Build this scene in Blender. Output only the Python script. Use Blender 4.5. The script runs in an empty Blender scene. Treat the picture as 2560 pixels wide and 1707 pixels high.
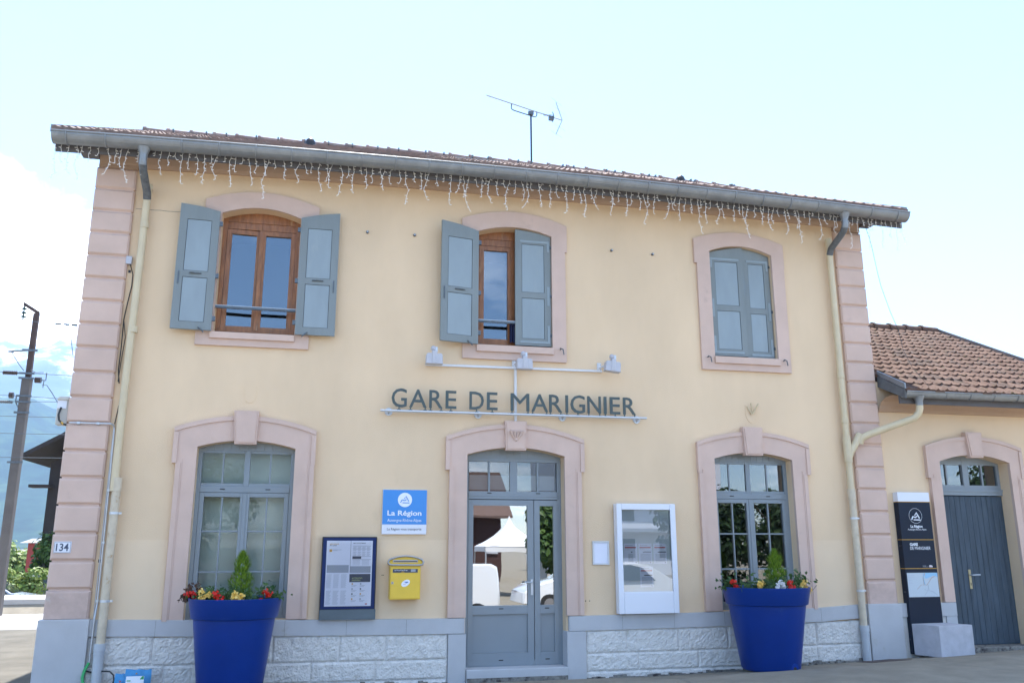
import bpy, bmesh, math, random
from mathutils import Vector, Matrix, Euler
random.seed(7)
S = bpy.context.scene
C = S.collection
R = math.radians
# ------------------------------------------------------------------ camera, world, sun, exposure
cam = bpy.data.cameras.new('camera'); co = bpy.data.objects.new('camera', cam); C.objects.link(co)
cam.sensor_width = 36; cam.lens = 2137.05 / 2560 * 36
cam.clip_start = 0.05; cam.clip_end = 20000
yaw, pitch, roll = -.225262, .2360447, -.001243
fw = Vector((-math.sin(yaw) * math.cos(pitch), math.cos(yaw) * math.cos(pitch), math.sin(pitch)))
rt = Vector((math.cos(yaw), math.sin(yaw), 0)); up = rt.cross(fw)
r2 = rt * math.cos(roll) + up * math.sin(roll); u2 = up * math.cos(roll) - rt * math.sin(roll)
co.matrix_world = Matrix(((r2.x, u2.x, -fw.x, -2.66337), (r2.y, u2.y, -fw.y, -11.35319), (r2.z, u2.z, -fw.z, 1.83618), (0, 0, 0, 1)))
S.camera = co
SUN_EL, SUN_AZ = R(64), R(4)          # azimuth from +y towards +x
W = bpy.data.worlds.new('World'); S.world = W; W.use_nodes = True
nt = W.node_tree; N = nt.nodes; L = nt.links
N.clear()
sky = N.new('ShaderNodeTexSky'); sky.sky_type = 'NISHITA'; sky.sun_disc = False
sky.sun_elevation = SUN_EL; sky.sun_rotation = SUN_AZ; sky.altitude = 450; sky.air_density = 1.0; sky.dust_density = 0.2; sky.ozone_density = 1.0
tc = N.new('ShaderNodeTexCoord'); sep = N.new('ShaderNodeSeparateXYZ'); L.new(tc.outputs['Generated'], sep.inputs[0])
def wmath(op, a, b=None, clamp=False):
    n = N.new('ShaderNodeMath'); n.operation = op; n.use_clamp = clamp
    for i, x in enumerate((a, b)):
        if x is None: continue
        if isinstance(x, (int, float)): n.inputs[i].default_value = x
        else: L.new(x, n.inputs[i])
    return n.outputs[0]
# clouds: noise over a flattened dome, thicker near one bank on the left horizon
den = wmath('ADD', wmath('MAXIMUM', sep.outputs[2], 0.0), 0.16)
cx = wmath('DIVIDE', sep.outputs[0], den); cy = wmath('DIVIDE', sep.outputs[1], den)
comb = N.new('ShaderNodeCombineXYZ'); L.new(cx, comb.inputs[0]); L.new(cy, comb.inputs[1])
nz = N.new('ShaderNodeTexNoise'); nz.inputs['Scale'].default_value = 1.1; nz.inputs['Detail'].default_value = 8; nz.inputs['Roughness'].default_value = .58
L.new(comb.outputs[0], nz.inputs['Vector'])
nz2 = N.new('ShaderNodeTexNoise'); nz2.inputs['Scale'].default_value = 9; nz2.inputs['Detail'].default_value = 6; nz2.inputs['Roughness'].default_value = .55
L.new(tc.outputs['Generated'], nz2.inputs['Vector'])
vm = N.new('ShaderNodeVectorMath'); vm.operation = 'DISTANCE'; L.new(tc.outputs['Generated'], vm.inputs[0]); vm.inputs[1].default_value = (-.325, .93, .19)
bank = wmath('MULTIPLY', wmath('SUBTRACT', 1.0, wmath('DIVIDE', vm.outputs['Value'], .20)), 1.0)
bk = wmath('ADD', bank, wmath('MULTIPLY', wmath('SUBTRACT', nz2.outputs[0], .5), 1.6))
bkm = wmath('MULTIPLY', bk, 2.6, True)
sc_ = wmath('MULTIPLY', wmath('SUBTRACT', nz.outputs[0], .53), 6.0, True)
front = wmath('MULTIPLY', wmath('SUBTRACT', .25, sep.outputs[1]), 3.0, True)     # loose clouds over the side facing the station
cl = wmath('MAXIMUM', bkm, wmath('MULTIPLY', sc_, front))
mix = N.new('ShaderNodeMix'); mix.data_type = 'RGBA'; L.new(cl, mix.inputs[0]); L.new(sky.outputs[0], mix.inputs[6]); mix.inputs[7].default_value = (13, 13.3, 13.8, 1)
bg = N.new('ShaderNodeBackground'); bg.inputs[1].default_value = .106; L.new(mix.outputs[2], bg.inputs[0])
wo = N.new('ShaderNodeOutputWorld'); L.new(bg.outputs[0], wo.inputs[0])
sl = bpy.data.lights.new('sun', 'SUN'); so = bpy.data.objects.new('sun', sl); C.objects.link(so)
sl.energy = 4.0; sl.angle = R(.53); sl.color = (1, .96, .90)
sd = Vector((math.sin(SUN_AZ) * math.cos(SUN_EL), math.cos(SUN_AZ) * math.cos(SUN_EL), math.sin(SUN_EL)))
so.rotation_euler = (-sd).to_track_quat('-Z', 'Y').to_euler()
S.view_settings.view_transform = 'Standard'; S.view_settings.look = 'None'; S.view_settings.exposure = 1.90; S.view_settings.gamma = 1
S.cycles.use_denoising = True; S.cycles.max_bounces = 6; S.cycles.diffuse_bounces = 4; S.cycles.glossy_bounces = 4
S.cycles.transmission_bounces = 6; S.cycles.transparent_max_bounces = 12; S.cycles.volume_bounces = 1; S.cycles.caustics_reflective = False; S.cycles.caustics_refractive = False

# ------------------------------------------------------------------ materials
def mat(name, col, rough=.6, metal=0., spec=.5, var=0., vscale=6., bump=0., bscale=60., stain=None, sscale=2., coat=0., detail=6, stretch=None, sth=.55):
    """Principled with noise variation of the surface's own colour, optional stains and bump"""
    m = bpy.data.materials.new(name); m.use_nodes = True
    nt = m.node_tree; b = nt.nodes['Principled BSDF']; L = nt.links
    b.inputs['Roughness'].default_value = rough; b.inputs['Metallic'].default_value = metal
    b.inputs['Specular IOR Level'].default_value = spec; b.inputs['Coat Weight'].default_value = coat
    col = (*col, 1); b.inputs['Base Color'].default_value = col
    m.diffuse_color = col
    tc = nt.nodes.new('ShaderNodeTexCoord'); src = tc.outputs['Object']
    if stretch:
        mp = nt.nodes.new('ShaderNodeMapping'); mp.inputs['Scale'].default_value = stretch; L.new(src, mp.inputs[0]); src = mp.outputs[0]
    out = None
    def mixn(fac, a, bb, blend='MIX'):
        n = nt.nodes.new('ShaderNodeMix'); n.data_type = 'RGBA'; n.blend_type = blend
        for s, x in ((0, fac), (6, a), (7, bb)):
            if isinstance(x, (tuple, float)): n.inputs[s].default_value = x
            else: L.new(x, n.inputs[s])
        return n.outputs[2]
    if var:
        nz = nt.nodes.new('ShaderNodeTexNoise'); nz.inputs['Scale'].default_value = vscale; nz.inputs['Detail'].default_value = detail; nz.inputs['Roughness'].default_value = .6
        L.new(src, nz.inputs[0])
        mr = nt.nodes.new('ShaderNodeMapRange'); mr.inputs[1].default_value = .3; mr.inputs[2].default_value = .7; L.new(nz.outputs[0], mr.inputs[0])
        a = tuple(max(0, c * (1 - var)) for c in col[:3]) + (1,); bb = tuple(min(1, c * (1 + var)) for c in col[:3]) + (1,)
        out = mixn(mr.outputs[0], a, bb)
    if stain:
        nz = nt.nodes.new('ShaderNodeTexNoise'); nz.inputs['Scale'].default_value = sscale; nz.inputs['Detail'].default_value = 9; nz.inputs['Roughness'].default_value = .7
        L.new(src, nz.inputs[0])
        mr = nt.nodes.new('ShaderNodeMapRange'); mr.inputs[1].default_value = sth; mr.inputs[2].default_value = sth + .12; L.new(nz.outputs[0], mr.inputs[0])
        out = mixn(mr.outputs[0], out if out else col, (*stain, 1))
    if out: L.new(out, b.inputs['Base Color'])
    if bump:
        nz = nt.nodes.new('ShaderNodeTexNoise'); nz.inputs['Scale'].default_value = bscale; nz.inputs['Detail'].default_value = 5; L.new(src, nz.inputs[0])
        bp = nt.nodes.new('ShaderNodeBump'); bp.inputs['Strength'].default_value = min(1, bump); bp.inputs['Distance'].default_value = .01 * max(1, bump); L.new(nz.outputs[0], bp.inputs['Height']); L.new(bp.outputs[0], b.inputs['Normal'])
    return m

def glass(name, refl=.16, tint=(.75, .8, .8), wav=.0, ior=1.5, gcol=(.96, .98, 1)):
    m = bpy.data.materials.new(name); m.use_nodes = True
    nt = m.node_tree; nt.nodes.clear(); L = nt.links
    o = nt.nodes.new('ShaderNodeOutputMaterial'); t = nt.nodes.new('ShaderNodeBsdfTransparent'); t.inputs[0].default_value = (*tint, 1)
    g = nt.nodes.new('ShaderNodeBsdfGlossy'); g.inputs['Roughness'].default_value = .01; g.inputs[0].default_value = (*gcol, 1)
    f = nt.nodes.new('ShaderNodeFresnel'); f.inputs[0].default_value = ior
    a = nt.nodes.new('ShaderNodeMath'); a.operation = 'ADD'; a.use_clamp = True; L.new(f.outputs[0], a.inputs[0]); a.inputs[1].default_value = refl
    mx = nt.nodes.new('ShaderNodeMixShader'); L.new(a.outputs[0], mx.inputs[0]); L.new(t.outputs[0], mx.inputs[1]); L.new(g.outputs[0], mx.inputs[2]); L.new(mx.outputs[0], o.inputs[0])
    if wav:
        tc = nt.nodes.new('ShaderNodeTexCoord'); nz = nt.nodes.new('ShaderNodeTexNoise'); nz.inputs['Scale'].default_value = 2.2; nz.inputs['Detail'].default_value = 1; L.new(tc.outputs['Object'], nz.inputs[0])
        bp = nt.nodes.new('ShaderNodeBump'); bp.inputs['Strength'].default_value = wav; bp.inputs['Distance'].default_value = .02; L.new(nz.outputs[0], bp.inputs['Height']); L.new(bp.outputs[0], g.inputs['Normal'])
    return m

def leafmat(name, a, b, trans=.25):
    m = bpy.data.materials.new(name); m.use_nodes = True; nt = m.node_tree; L = nt.links
    p = nt.nodes['Principled BSDF']; p.inputs['Roughness'].default_value = .5; p.inputs['Specular IOR Level'].default_value = .35
    g = nt.nodes.new('ShaderNodeNewGeometry'); mx = nt.nodes.new('ShaderNodeMix'); mx.data_type = 'RGBA'
    mx.inputs[6].default_value = (*a, 1); mx.inputs[7].default_value = (*b, 1); L.new(g.outputs['Random Per Island'], mx.inputs[0]); L.new(mx.outputs[2], p.inputs['Base Color'])
    t = nt.nodes.new('ShaderNodeBsdfTranslucent'); L.new(mx.outputs[2], t.inputs[0])
    ms = nt.nodes.new('ShaderNodeMixShader'); ms.inputs[0].default_value = trans; L.new(p.outputs[0], ms.inputs[1]); L.new(t.outputs[0], ms.inputs[2])
    L.new(ms.outputs[0], nt.nodes['Material Output'].inputs[0]); m.diffuse_color = (*a, 1)
    return m

def tilemat(name, a, b, c, moss):
    m = bpy.data.materials.new(name); m.use_nodes = True; nt = m.node_tree; L = nt.links
    p = nt.nodes['Principled BSDF']; p.inputs['Roughness'].default_value = .85; p.inputs['Specular IOR Level'].default_value = .2
    tc = nt.nodes.new('ShaderNodeTexCoord'); mp = nt.nodes.new('ShaderNodeMapping'); L.new(tc.outputs['Object'], mp.inputs[0])
    vo = nt.nodes.new('ShaderNodeTexVoronoi'); vo.inputs['Scale'].default_value = 4.3; L.new(mp.outputs[0], vo.inputs[0])
    sp = nt.nodes.new('ShaderNodeSeparateColor'); L.new(vo.outputs['Color'], sp.inputs[0])
    rp = nt.nodes.new('ShaderNodeValToRGB'); e = rp.color_ramp.elements
    e[0].position = 0; e[0].color = (*a, 1); e[1].position = 1; e[1].color = (*c, 1); x = e.new(.55); x.color = (*b, 1)
    L.new(sp.outputs[0], rp.inputs[0])
    nz = nt.nodes.new('ShaderNodeTexNoise'); nz.inputs['Scale'].default_value = 7; nz.inputs['Detail'].default_value = 9; nz.inputs['Roughness'].default_value = .75; L.new(tc.outputs['Object'], nz.inputs[0])
    mr = nt.nodes.new('ShaderNodeMapRange'); mr.inputs[1].default_value = .56; mr.inputs[2].default_value = .66; L.new(nz.outputs[0], mr.inputs[0])
    mx = nt.nodes.new('ShaderNodeMix'); mx.data_type = 'RGBA'; L.new(mr.outputs[0], mx.inputs[0]); L.new(rp.outputs[0], mx.inputs[6]); mx.inputs[7].default_value = (*moss, 1)
    L.new(mx.outputs[2], p.inputs['Base Color'])
    return m

M = {}
M['cream'] = mat('cream_plaster', (.735, .555, .372), .85, spec=.2, var=.07, vscale=1.1, bump=.4, bscale=160, stain=(.68, .51, .335), sscale=1.7, sth=.62, stretch=(1, 1, .45))
M['cream_low'] = mat('cream_plaster_repainted', (.755, .58, .40), .8, spec=.25, var=.03, vscale=2, bump=.25, bscale=160)
M['pink'] = mat('pink_render', (.61, .45, .375), .8, spec=.2, var=.07, vscale=2.5, bump=.3, bscale=120, stain=(.53, .39, .33), sscale=3.2, sth=.62)
M['pink_worn'] = mat('pink_render_worn', (.54, .40, .34), .85, spec=.25, var=.12, vscale=6, bump=.3, bscale=120, stain=(.56, .50, .45), sscale=4, sth=.62)
M['pinkband'] = mat('pink_band', (.43, .30, .215), .8, spec=.25, var=.07, vscale=2.5, stain=(.33, .27, .19), sscale=1.6, sth=.66)
M['plinth'] = mat('grey_plinth_paint', (.47, .475, .49), .7, spec=.3, var=.05, vscale=4, bump=.2, bscale=90, stain=(.38, .36, .31), sscale=2.6, sth=.64)
M['stone'] = mat('rock_faced_stone', (.66, .64, .61), .85, spec=.2, var=.10, vscale=14, bump=1.5, bscale=48, stain=(.36, .33, .27), sscale=4.5, sth=.63)
M['stone_dark'] = mat('damp_stone_foot', (.22, .21, .19), .9, spec=.2, var=.35, vscale=14, bump=1, bscale=40, stain=(.06, .05, .05), sscale=9, sth=.5)
M['shutter'] = mat('grey_blue_shutter_paint', (.205, .235, .24), .55, spec=.4, var=.07, vscale=5, bump=.15, bscale=80, stretch=(1, 1, .25), stain=(.21, .26, .29), sscale=3, sth=.58)
M['shutter_panel'] = mat('faded_shutter_panel', (.265, .32, .35), .5, spec=.4, var=.07, vscale=4, stretch=(1, 1, .3), stain=(.31, .355, .37), sscale=2.2, sth=.6)
M['iron'] = mat('dull_iron', (.12, .14, .16), .5, metal=.6, var=.2, vscale=20)
M['wood'] = mat('brown_wood', (.27, .11, .04), .4, spec=.5, var=.35, vscale=9, stretch=(3, 3, .5), stain=(.42, .25, .13), sscale=3, sth=.58)
M['wood_dark'] = mat('weathered_board', (.12, .125, .13), .8, var=.25, vscale=8)
M['alu'] = mat('grey_window_frame', (.225, .26, .29), .28, spec=.5, var=.04, vscale=2)
M['aludark'] = mat('dark_seal', (.03, .04, .05), .5)
M['zinc'] = mat('zinc_sheet', (.235, .25, .265), .42, metal=.45, var=.14, vscale=5, stain=(.30, .315, .325), sscale=3, sth=.56)
M['zincdark'] = mat('weathered_zinc', (.13, .14, .15), .6, metal=.3, var=.3, vscale=14)
M['soffit'] = mat('grey_fascia_board', (.11, .105, .11), .8, var=.15, vscale=4)
M['pipe'] = mat('cream_pipe_paint', (.60, .50, .33), .5, var=.07, vscale=5)
M['pipe_rust'] = mat('rusting_pipe_paint', (.56, .48, .36), .55, var=.12, vscale=9, stain=(.36, .20, .07), sscale=7, sth=.60)
M['pipe_grey'] = mat('grey_pipe_paint', (.46, .49, .52), .5, var=.05)
M['tile'] = tilemat('clay_tiles', (.21, .145, .125), (.28, .20, .175), (.18, .145, .135), (.31, .285, .265))
M['tile2'] = tilemat('mossy_clay_tiles', (.10, .056, .042), (.15, .092, .07), (.085, .057, .048), (.07, .06, .03))
M['white'] = mat('white_paint', (.66, .66, .68), .4, var=.03)
M['whitelamp'] = mat('white_lamp_body', (.46, .46, .50), .45, var=.06, vscale=14)
M['silver'] = mat('satin_metal', (.55, .58, .62), .35, metal=.5)
M['lettergrey'] = mat('slate_letter_paint', (.065, .09, .092), .5, spec=.4)
M['navy'] = mat('navy_panel', (.008, .022, .10), .45, spec=.2)
M['navyblack'] = mat('black_navy_panel', (.006, .013, .030), .45, spec=.25, var=.05)
M['black'] = mat('black_paint', (.012, .012, .014), .45)
M['skyblue'] = mat('sign_blue', (.045, .26, .66), .4)
M['signwhite'] = mat('sign_white', (.72, .74, .80), .4)
M['signtext'] = mat('sign_white_text', (.80, .83, .88), .4)
M['paper'] = mat('poster_paper', (.74, .76, .86), .5, var=.02)
M['papershade'] = mat('poster_grey_print', (.33, .36, .42), .5)
M['print'] = mat('dark_print', (.05, .06, .09), .5)
M['printlight'] = mat('grey_small_print', (.42, .45, .52), .5)
M['gold'] = mat('ochre_print', (.60, .33, .04), .5)
M['red_print'] = mat('red_print', (.50, .06, .05), .5)
M['yellow'] = mat('yellow_mailbox_paint', (.78, .51, .05), .38, var=.04, stain=(.66, .52, .12), sscale=9, sth=.66)
M['steel'] = mat('brushed_steel', (.40, .39, .40), .35, metal=.7)
M['pot'] = mat('blue_plastic', (.001, .030, .215), .36, spec=.3, var=.10, vscale=1.6, stain=(.012, .045, .21), sscale=2.6, sth=.62)
M['soil'] = mat('soil', (.035, .025, .018), .95)
M['concrete'] = mat('pale_concrete', (.44, .44, .48), .7, var=.12, vscale=7, bump=.3, bscale=40, stain=(.50, .49, .50), sscale=5, sth=.6)
M['asphalt'] = mat('forecourt_asphalt', (.28, .25, .20), .95, spec=.1, var=.16, vscale=2.3, bump=1, bscale=140, stain=(.20, .18, .145), sscale=1.1, sth=.62)
M['quay'] = mat('pale_platform_surface', (.47, .46, .45), .9, var=.05, vscale=1)
M['door_board'] = mat('weathered_blue_boards', (.058, .080, .105), .6, spec=.3, var=.3, vscale=5, stretch=(3, 3, .35), stain=(.12, .11, .105), sscale=2.4, sth=.64)
M['rustplate'] = mat('rusty_floor_plate', (.085, .06, .052), .9, var=.2, vscale=20)
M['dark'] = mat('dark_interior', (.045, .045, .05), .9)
M['blind'] = mat('pale_green_blind', (.46, .52, .46), .8, var=.03)
M['bark'] = mat('bark', (.07, .05, .035), .9, var=.3, vscale=9)
M['leaf'] = leafmat('green_leaves', (.035, .085, .018), (.10, .17, .035))
M['leaf_dark'] = leafmat('dark_leaves', (.018, .045, .014), (.05, .09, .025))
M['leaf_yel'] = leafmat('light_leaves', (.11, .20, .035), (.28, .34, .09))
M['lime'] = leafmat('lime_needles', (.035, .10, .008), (.30, .46, .04))
M['begonia'] = leafmat('begonia_leaves', (.025, .075, .018), (.07, .13, .03))
M['begonia_red'] = leafmat('bronze_leaves', (.06, .03, .02), (.12, .06, .03))
M['fl_red'] = leafmat('red_petals', (.60, .01, .01), (.75, .04, .02))
M['fl_yel'] = leafmat('yellow_petals', (.80, .48, .06), (.85, .66, .22))
M['fl_white'] = leafmat('white_petals', (.62, .64, .66), (.75, .76, .78))
M['dry'] = leafmat('dry_grass', (.28, .24, .09), (.20, .22, .06))
M['cable'] = mat('black_cable', (.02, .02, .02), .5)
M['lightwire'] = mat('white_wire', (.85, .84, .82), .5)
M['brownwood'] = mat('dark_brown_boards', (.022, .016, .015), .8, var=.2, vscale=3)
M['rooftile_far'] = mat('red_brown_tiles', (.12, .075, .06), .85, var=.25, vscale=14)
M['redwall'] = mat('red_wall', (.30, .05, .045), .8)
M['tent'] = mat('white_tent_cloth', (.80, .80, .82), .7)
M['carwhite'] = mat('white_car_paint', (.78, .79, .80), .2, coat=.8)
M['cargrey'] = mat('grey_green_car_paint', (.13, .17, .16), .25, coat=.6)
M['carblue'] = mat('pale_blue_car_paint', (.34, .40, .50), .25, coat=.6)
M['tyre'] = mat('tyre', (.02, .02, .02), .8)
M['carglass'] = mat('car_glass', (.015, .02, .022), .08, spec=.8)
M['lampred'] = mat('red_lens', (.35, .01, .01), .2)
M['bagblue'] = mat('blue_bag', (.04, .24, .48), .6, var=.15, vscale=12)
M['green'] = mat('green_hose', (.03, .33, .10), .5)
M['greenpost'] = mat('dark_green_post', (.01, .06, .04), .5)
M['mastconc'] = mat('mast_concrete', (.11, .10, .095), .85, var=.15, vscale=2)
M['mastrust'] = mat('mast_steel', (.07, .045, .04), .8, var=.3, vscale=5)
M['insul'] = mat('insulator_glaze', (.02, .07, .065), .2)
M['insulbrown'] = mat('brown_insulator', (.04, .025, .022), .3)
M['mapblue'] = mat('map_blue', (.28, .52, .72), .5)
M['mapgrey'] = mat('map_grey', (.50, .56, .60), .5)
G = {'up': glass('upstairs_glass', .17, (.5, .55, .6), .04, gcol=(.80, .90, 1)), 'low': glass('window_glass', .015, (.9, .92, .91), ior=1.3), 'door': glass('door_glass', .36, (.4, .45, .45), .03), 'case': glass('case_glass', .0, (.98, .98, .99), ior=1.25),
     'fan': glass('fanlight_glass', .12, (.6, .65, .66), .03), 'dark': glass('dark_window_glass', .17, (.4, .42, .42), .03)}

# ------------------------------------------------------------------ mesh building
class MB:
    def __init__(s): s.v = []; s.f = []; s.mi = []; s.mats = []; s.k = 0
    def mat(s, m):
        if m not in s.mats: s.mats.append(m)
        s.k = s.mats.index(m); return s
    def add(s, vs, fs):
        b = len(s.v); s.v += [tuple(p) for p in vs]
        for f in fs: s.f.append([b + i for i in f]); s.mi.append(s.k)
        return s
    def hexa(s, p):
        return s.add(p, [(0, 1, 2, 3), (7, 6, 5, 4), (0, 4, 5, 1), (1, 5, 6, 2), (2, 6, 7, 3), (3, 7, 4, 0)])
    def box(s, x0, x1, y0, y1, z0, z1):
        return s.hexa([(x0, y0, z0), (x1, y0, z0), (x1, y1, z0), (x0, y1, z0), (x0, y0, z1), (x1, y0, z1), (x1, y1, z1), (x0, y1, z1)])
    def col(s, xa, xb, za0, zb0, za1, zb1, y0, y1):      # a slab column: bottom za0..zb0, top za1..zb1
        return s.hexa([(xa, y0, za0), (xb, y0, zb0), (xb, y1, zb0), (xa, y1, za0), (xa, y0, za1), (xb, y0, zb1), (xb, y1, zb1), (xa, y1, za1)])
    def prism(s, poly, y0, y1):                            # polygon in xz, from y0 to y1
        n = len(poly); vs = [(x, y0, z) for x, z in poly] + [(x, y1, z) for x, z in poly]
        return s.add(vs, [list(range(n)), list(range(2 * n - 1, n - 1, -1))] + [(i, (i + 1) % n, n + (i + 1) % n, n + i) for i in range(n)])
    def prismx(s, poly, x0, x1):                           # polygon in yz
        n = len(poly); vs = [(x0, y, z) for y, z in poly] + [(x1, y, z) for y, z in poly]
        return s.add(vs, [list(range(n)), list(range(2 * n - 1, n - 1, -1))] + [(i, (i + 1) % n, n + (i + 1) % n, n + i) for i in range(n)])
    def tube(s, pts, r, n=8, cap=True):
        pts = [Vector(p) for p in pts]; rs = r if isinstance(r, (list, tuple)) else [r] * len(pts)
        rings = []; prev = None
        for i, p in enumerate(pts):
            d = (pts[min(i + 1, len(pts) - 1)] - pts[max(i - 1, 0)])
            if d.length < 1e-9: d = Vector((0, 0, 1))
            d.normalize()
            if prev is None:
                a = Vector((0, 0, 1)) if abs(d.z) < .9 else Vector((1, 0, 0))
                u = d.cross(a).normalized()
            else:
                u = prev - d * prev.dot(d)
                u = u.normalized() if u.length > 1e-6 else d.cross(Vector((1, 0, 0))).normalized()
            prev = u; w = d.cross(u)
            rings.append([p + (u * math.cos(2 * math.pi * j / n) + w * math.sin(2 * math.pi * j / n)) * rs[i] for j in range(n)])
        b = [v for rg in rings for v in rg]; fs = []
        for i in range(len(pts) - 1):
            for j in range(n): fs.append((i * n + j, i * n + (j + 1) % n, (i + 1) * n + (j + 1) % n, (i + 1) * n + j))
        if cap: fs += [list(range(n))[::-1], [(len(pts) - 1) * n + j for j in range(n)]]
        return s.add(b, fs)
    def lathe(s, prof, cx, cy, n=48, cap=True):
        vs = []; fs = []
        for r, z in prof:
            for j in range(n): a = 2 * math.pi * j / n; vs.append((cx + r * math.cos(a), cy + r * math.sin(a), z))
        for i in range(len(prof) - 1):
            for j in range(n): fs.append((i * n + j, i * n + (j + 1) % n, (i + 1) * n + (j + 1) % n, (i + 1) * n + j))
        if cap: fs += [list(range(n))[::-1], [(len(prof) - 1) * n + j for j in range(n)]]
        return s.add(vs, fs)
    def cyly(s, x, z, r, y0, y1, n=24): return s.tube([(x, y0, z), (x, y1, z)], r, n)
    def sphere(s, c, r, n=10, sq=(1, 1, 1)):
        prof = []; vs = []; fs = []
        for i in range(1, n): a = math.pi * i / n; prof.append((math.sin(a), -math.cos(a)))
        m = n * 2
        for rr, z in prof:
            for j in range(m): a = 2 * math.pi * j / m; vs.append((c[0] + r * sq[0] * rr * math.cos(a), c[1] + r * sq[1] * rr * math.sin(a), c[2] + r * sq[2] * z))
        vs += [(c[0], c[1], c[2] - r * sq[2]), (c[0], c[1], c[2] + r * sq[2])]
        for i in range(len(prof) - 1):
            for j in range(m): fs.append((i * m + j, i * m + (j + 1) % m, (i + 1) * m + (j + 1) % m, (i + 1) * m + j))
        t = len(prof) * m
        for j in range(m): fs.append((t, (j + 1) % m, j)); fs.append((t + 1, (len(prof) - 1) * m + j, (len(prof) - 1) * m + (j + 1) % m))
        return s.add(vs, fs)
    def text(s, body, x0, z0, h=None, w=None, y=0., depth=0., x1=None, bold=0., z1=None):
        """text facing -y; h is the height of the glyph box (z0..z0+h), w or x1 fixes its width"""
        vs, fs, bb = font_mesh(body, bold)
        sx = bb[2] - bb[0]; sz = bb[3] - bb[1]
        if z1 is not None: h = z1 - z0
        if x1 is not None: w = x1 - x0
        kz = h / sz if h else w / sx
        kx = w / sx if w else kz
        P = [(x0 + (a - bb[0]) * kx, y, z0 + (b - bb[1]) * kz) for a, b in vs]
        if depth:
            n = len(P); back = [(a, y + depth, c) for a, _, c in P]
            ed = {}
            for f in fs:
                for i in range(len(f)):
                    e = (f[i], f[(i + 1) % len(f)]); ed[e] = ed.get(e, 0) + 1
            side = [(e[1], e[0], n + e[0], n + e[1]) for e in ed if (e[1], e[0]) not in ed]
            return s.add(P + back, list(fs) + [tuple(n + i for i in reversed(f)) for f in fs] + side)
        return s.add(P, fs)
    def build(s, name, parent=None, smooth=None, bevel=0., m=None):
        me = bpy.data.meshes.new(name)
        o_ = wloc(parent)
        me.from_pydata([(a - o_[0], b - o_[1], c - o_[2]) for a, b, c in s.v], [], s.f)
        for mm in (s.mats or [m]): me.materials.append(mm)
        if s.mats: me.polygons.foreach_set('material_index', s.mi)
        bm = bmesh.new(); bm.from_mesh(me); bmesh.ops.recalc_face_normals(bm, faces=bm.faces); bm.to_mesh(me); bm.free()
        if smooth:
            me.polygons.foreach_set('use_smooth', [True] * len(me.polygons)); me.set_sharp_from_angle(angle=R(smooth))
        me.update()
        o = bpy.data.objects.new(name, me); C.objects.link(o); o.parent = parent
        if bevel:
            b = o.modifiers.new('bevel', 'BEVEL'); b.width = bevel; b.segments = 2; b.limit_method = 'ANGLE'; b.angle_limit = R(40)
        return o
_wl = {}
def wloc(o):
    t = Vector((0, 0, 0))
    while o is not None: t += o.location; o = o.parent
    return t
_fc = {}
def font_mesh(body, bold=0.):
    k = (body, bold)
    if k in _fc: return _fc[k]
    c = bpy.data.curves.new('t', 'FONT'); c.body = body; c.offset = bold; c.resolution_u = 3
    o = bpy.data.objects.new('t', c); C.objects.link(o)
    dg = bpy.context.evaluated_depsgraph_get(); me = bpy.data.meshes.new_from_object(o.evaluated_get(dg))
    vs = [(v.co.x, v.co.y) for v in me.vertices]; fs = [tuple(p.vertices) for p in me.polygons]
    bb = (min(a for a, b in vs), min(b for a, b in vs), max(a for a, b in vs), max(b for a, b in vs))
    bpy.data.objects.remove(o); bpy.data.curves.remove(c); bpy.data.meshes.remove(me)
    _fc[k] = (vs, fs, bb); return _fc[k]
def thing(name, label, cat, loc=(0, 0, 0), group=None):
    o = bpy.data.objects.new(name, None); C.objects.link(o); o.location = loc; o.empty_display_size = .2
    return tag(o, label, cat, group)
def tag(o, label, cat, group=None):
    o['label'] = label; o['category'] = cat
    if group: o['group'] = group
    return o
def kind(o, k): o['kind'] = k; return o
def lerp(a, b, t): return a + (b - a) * t
def sstep(t): t = max(0, min(1, t)); return t * t * (3 - 2 * t)

# ------------------------------------------------------------------ ground
def G0(x): return .172 + (.033 * (x - 2) if x > 2 else 0) if x < 8 else .37
def gz(x, y):
    b = G0(x)
    if y <= 0: b += .115 * min(-y, 1.15) * sstep((x + 7.5) / 1.5)
    if y < -9: b -= .85 * sstep((-9 - y) / 9)
    if 13.9 < y < 15.95: return -.9
    if y >= 15.95: return .33 - .95 * sstep((y - 19.2) / 2.6)
    if y > 0 and x > -5.6: b = min(b, .36)
    return b
def grid_sheet(xs, ys, f):
    vs = [(x, y, f(x, y)) for y in ys for x in xs]; n = len(xs)
    fs = [(j * n + i, j * n + i + 1, (j + 1) * n + i + 1, (j + 1) * n + i) for j in range(len(ys) - 1) for i in range(n - 1)]
    return vs, fs
xs = [-6000, -1500, -400, -120, -60, -40, -30, -24, -20, -17, -15, -13, -12, -11, -10, -9, -8.2, -7.5, -7, -6.5, -6, -5, -4, -3, -2, -1, 0, 1, 2, 3, 4, 5, 6, 7, 8, 9, 10, 12, 15, 20, 30, 45, 60, 120, 400, 1500, 6000]
ys = [-4000, -1000, -300, -100, -60, -45, -35, -30, -26, -22, -19, -17.5, -16, -15, -14, -13, -12, -11, -10, -9, -8, -6, -4, -3, -2, -1.5, -1.15, -1, -.75, -.5, -.25, 0, .3, 1, 3, 5, 7, 9.4, 11, 12.5, 13.9, 13.901, 15.95, 15.951, 18, 19.2, 20, 20.8, 22, 30, 45, 70, 120, 400, 1200, 7000]
b = MB().mat(M['asphalt']); b.add(*grid_sheet(xs, ys, gz)); kind(b.build('ground'), 'structure')
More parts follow.
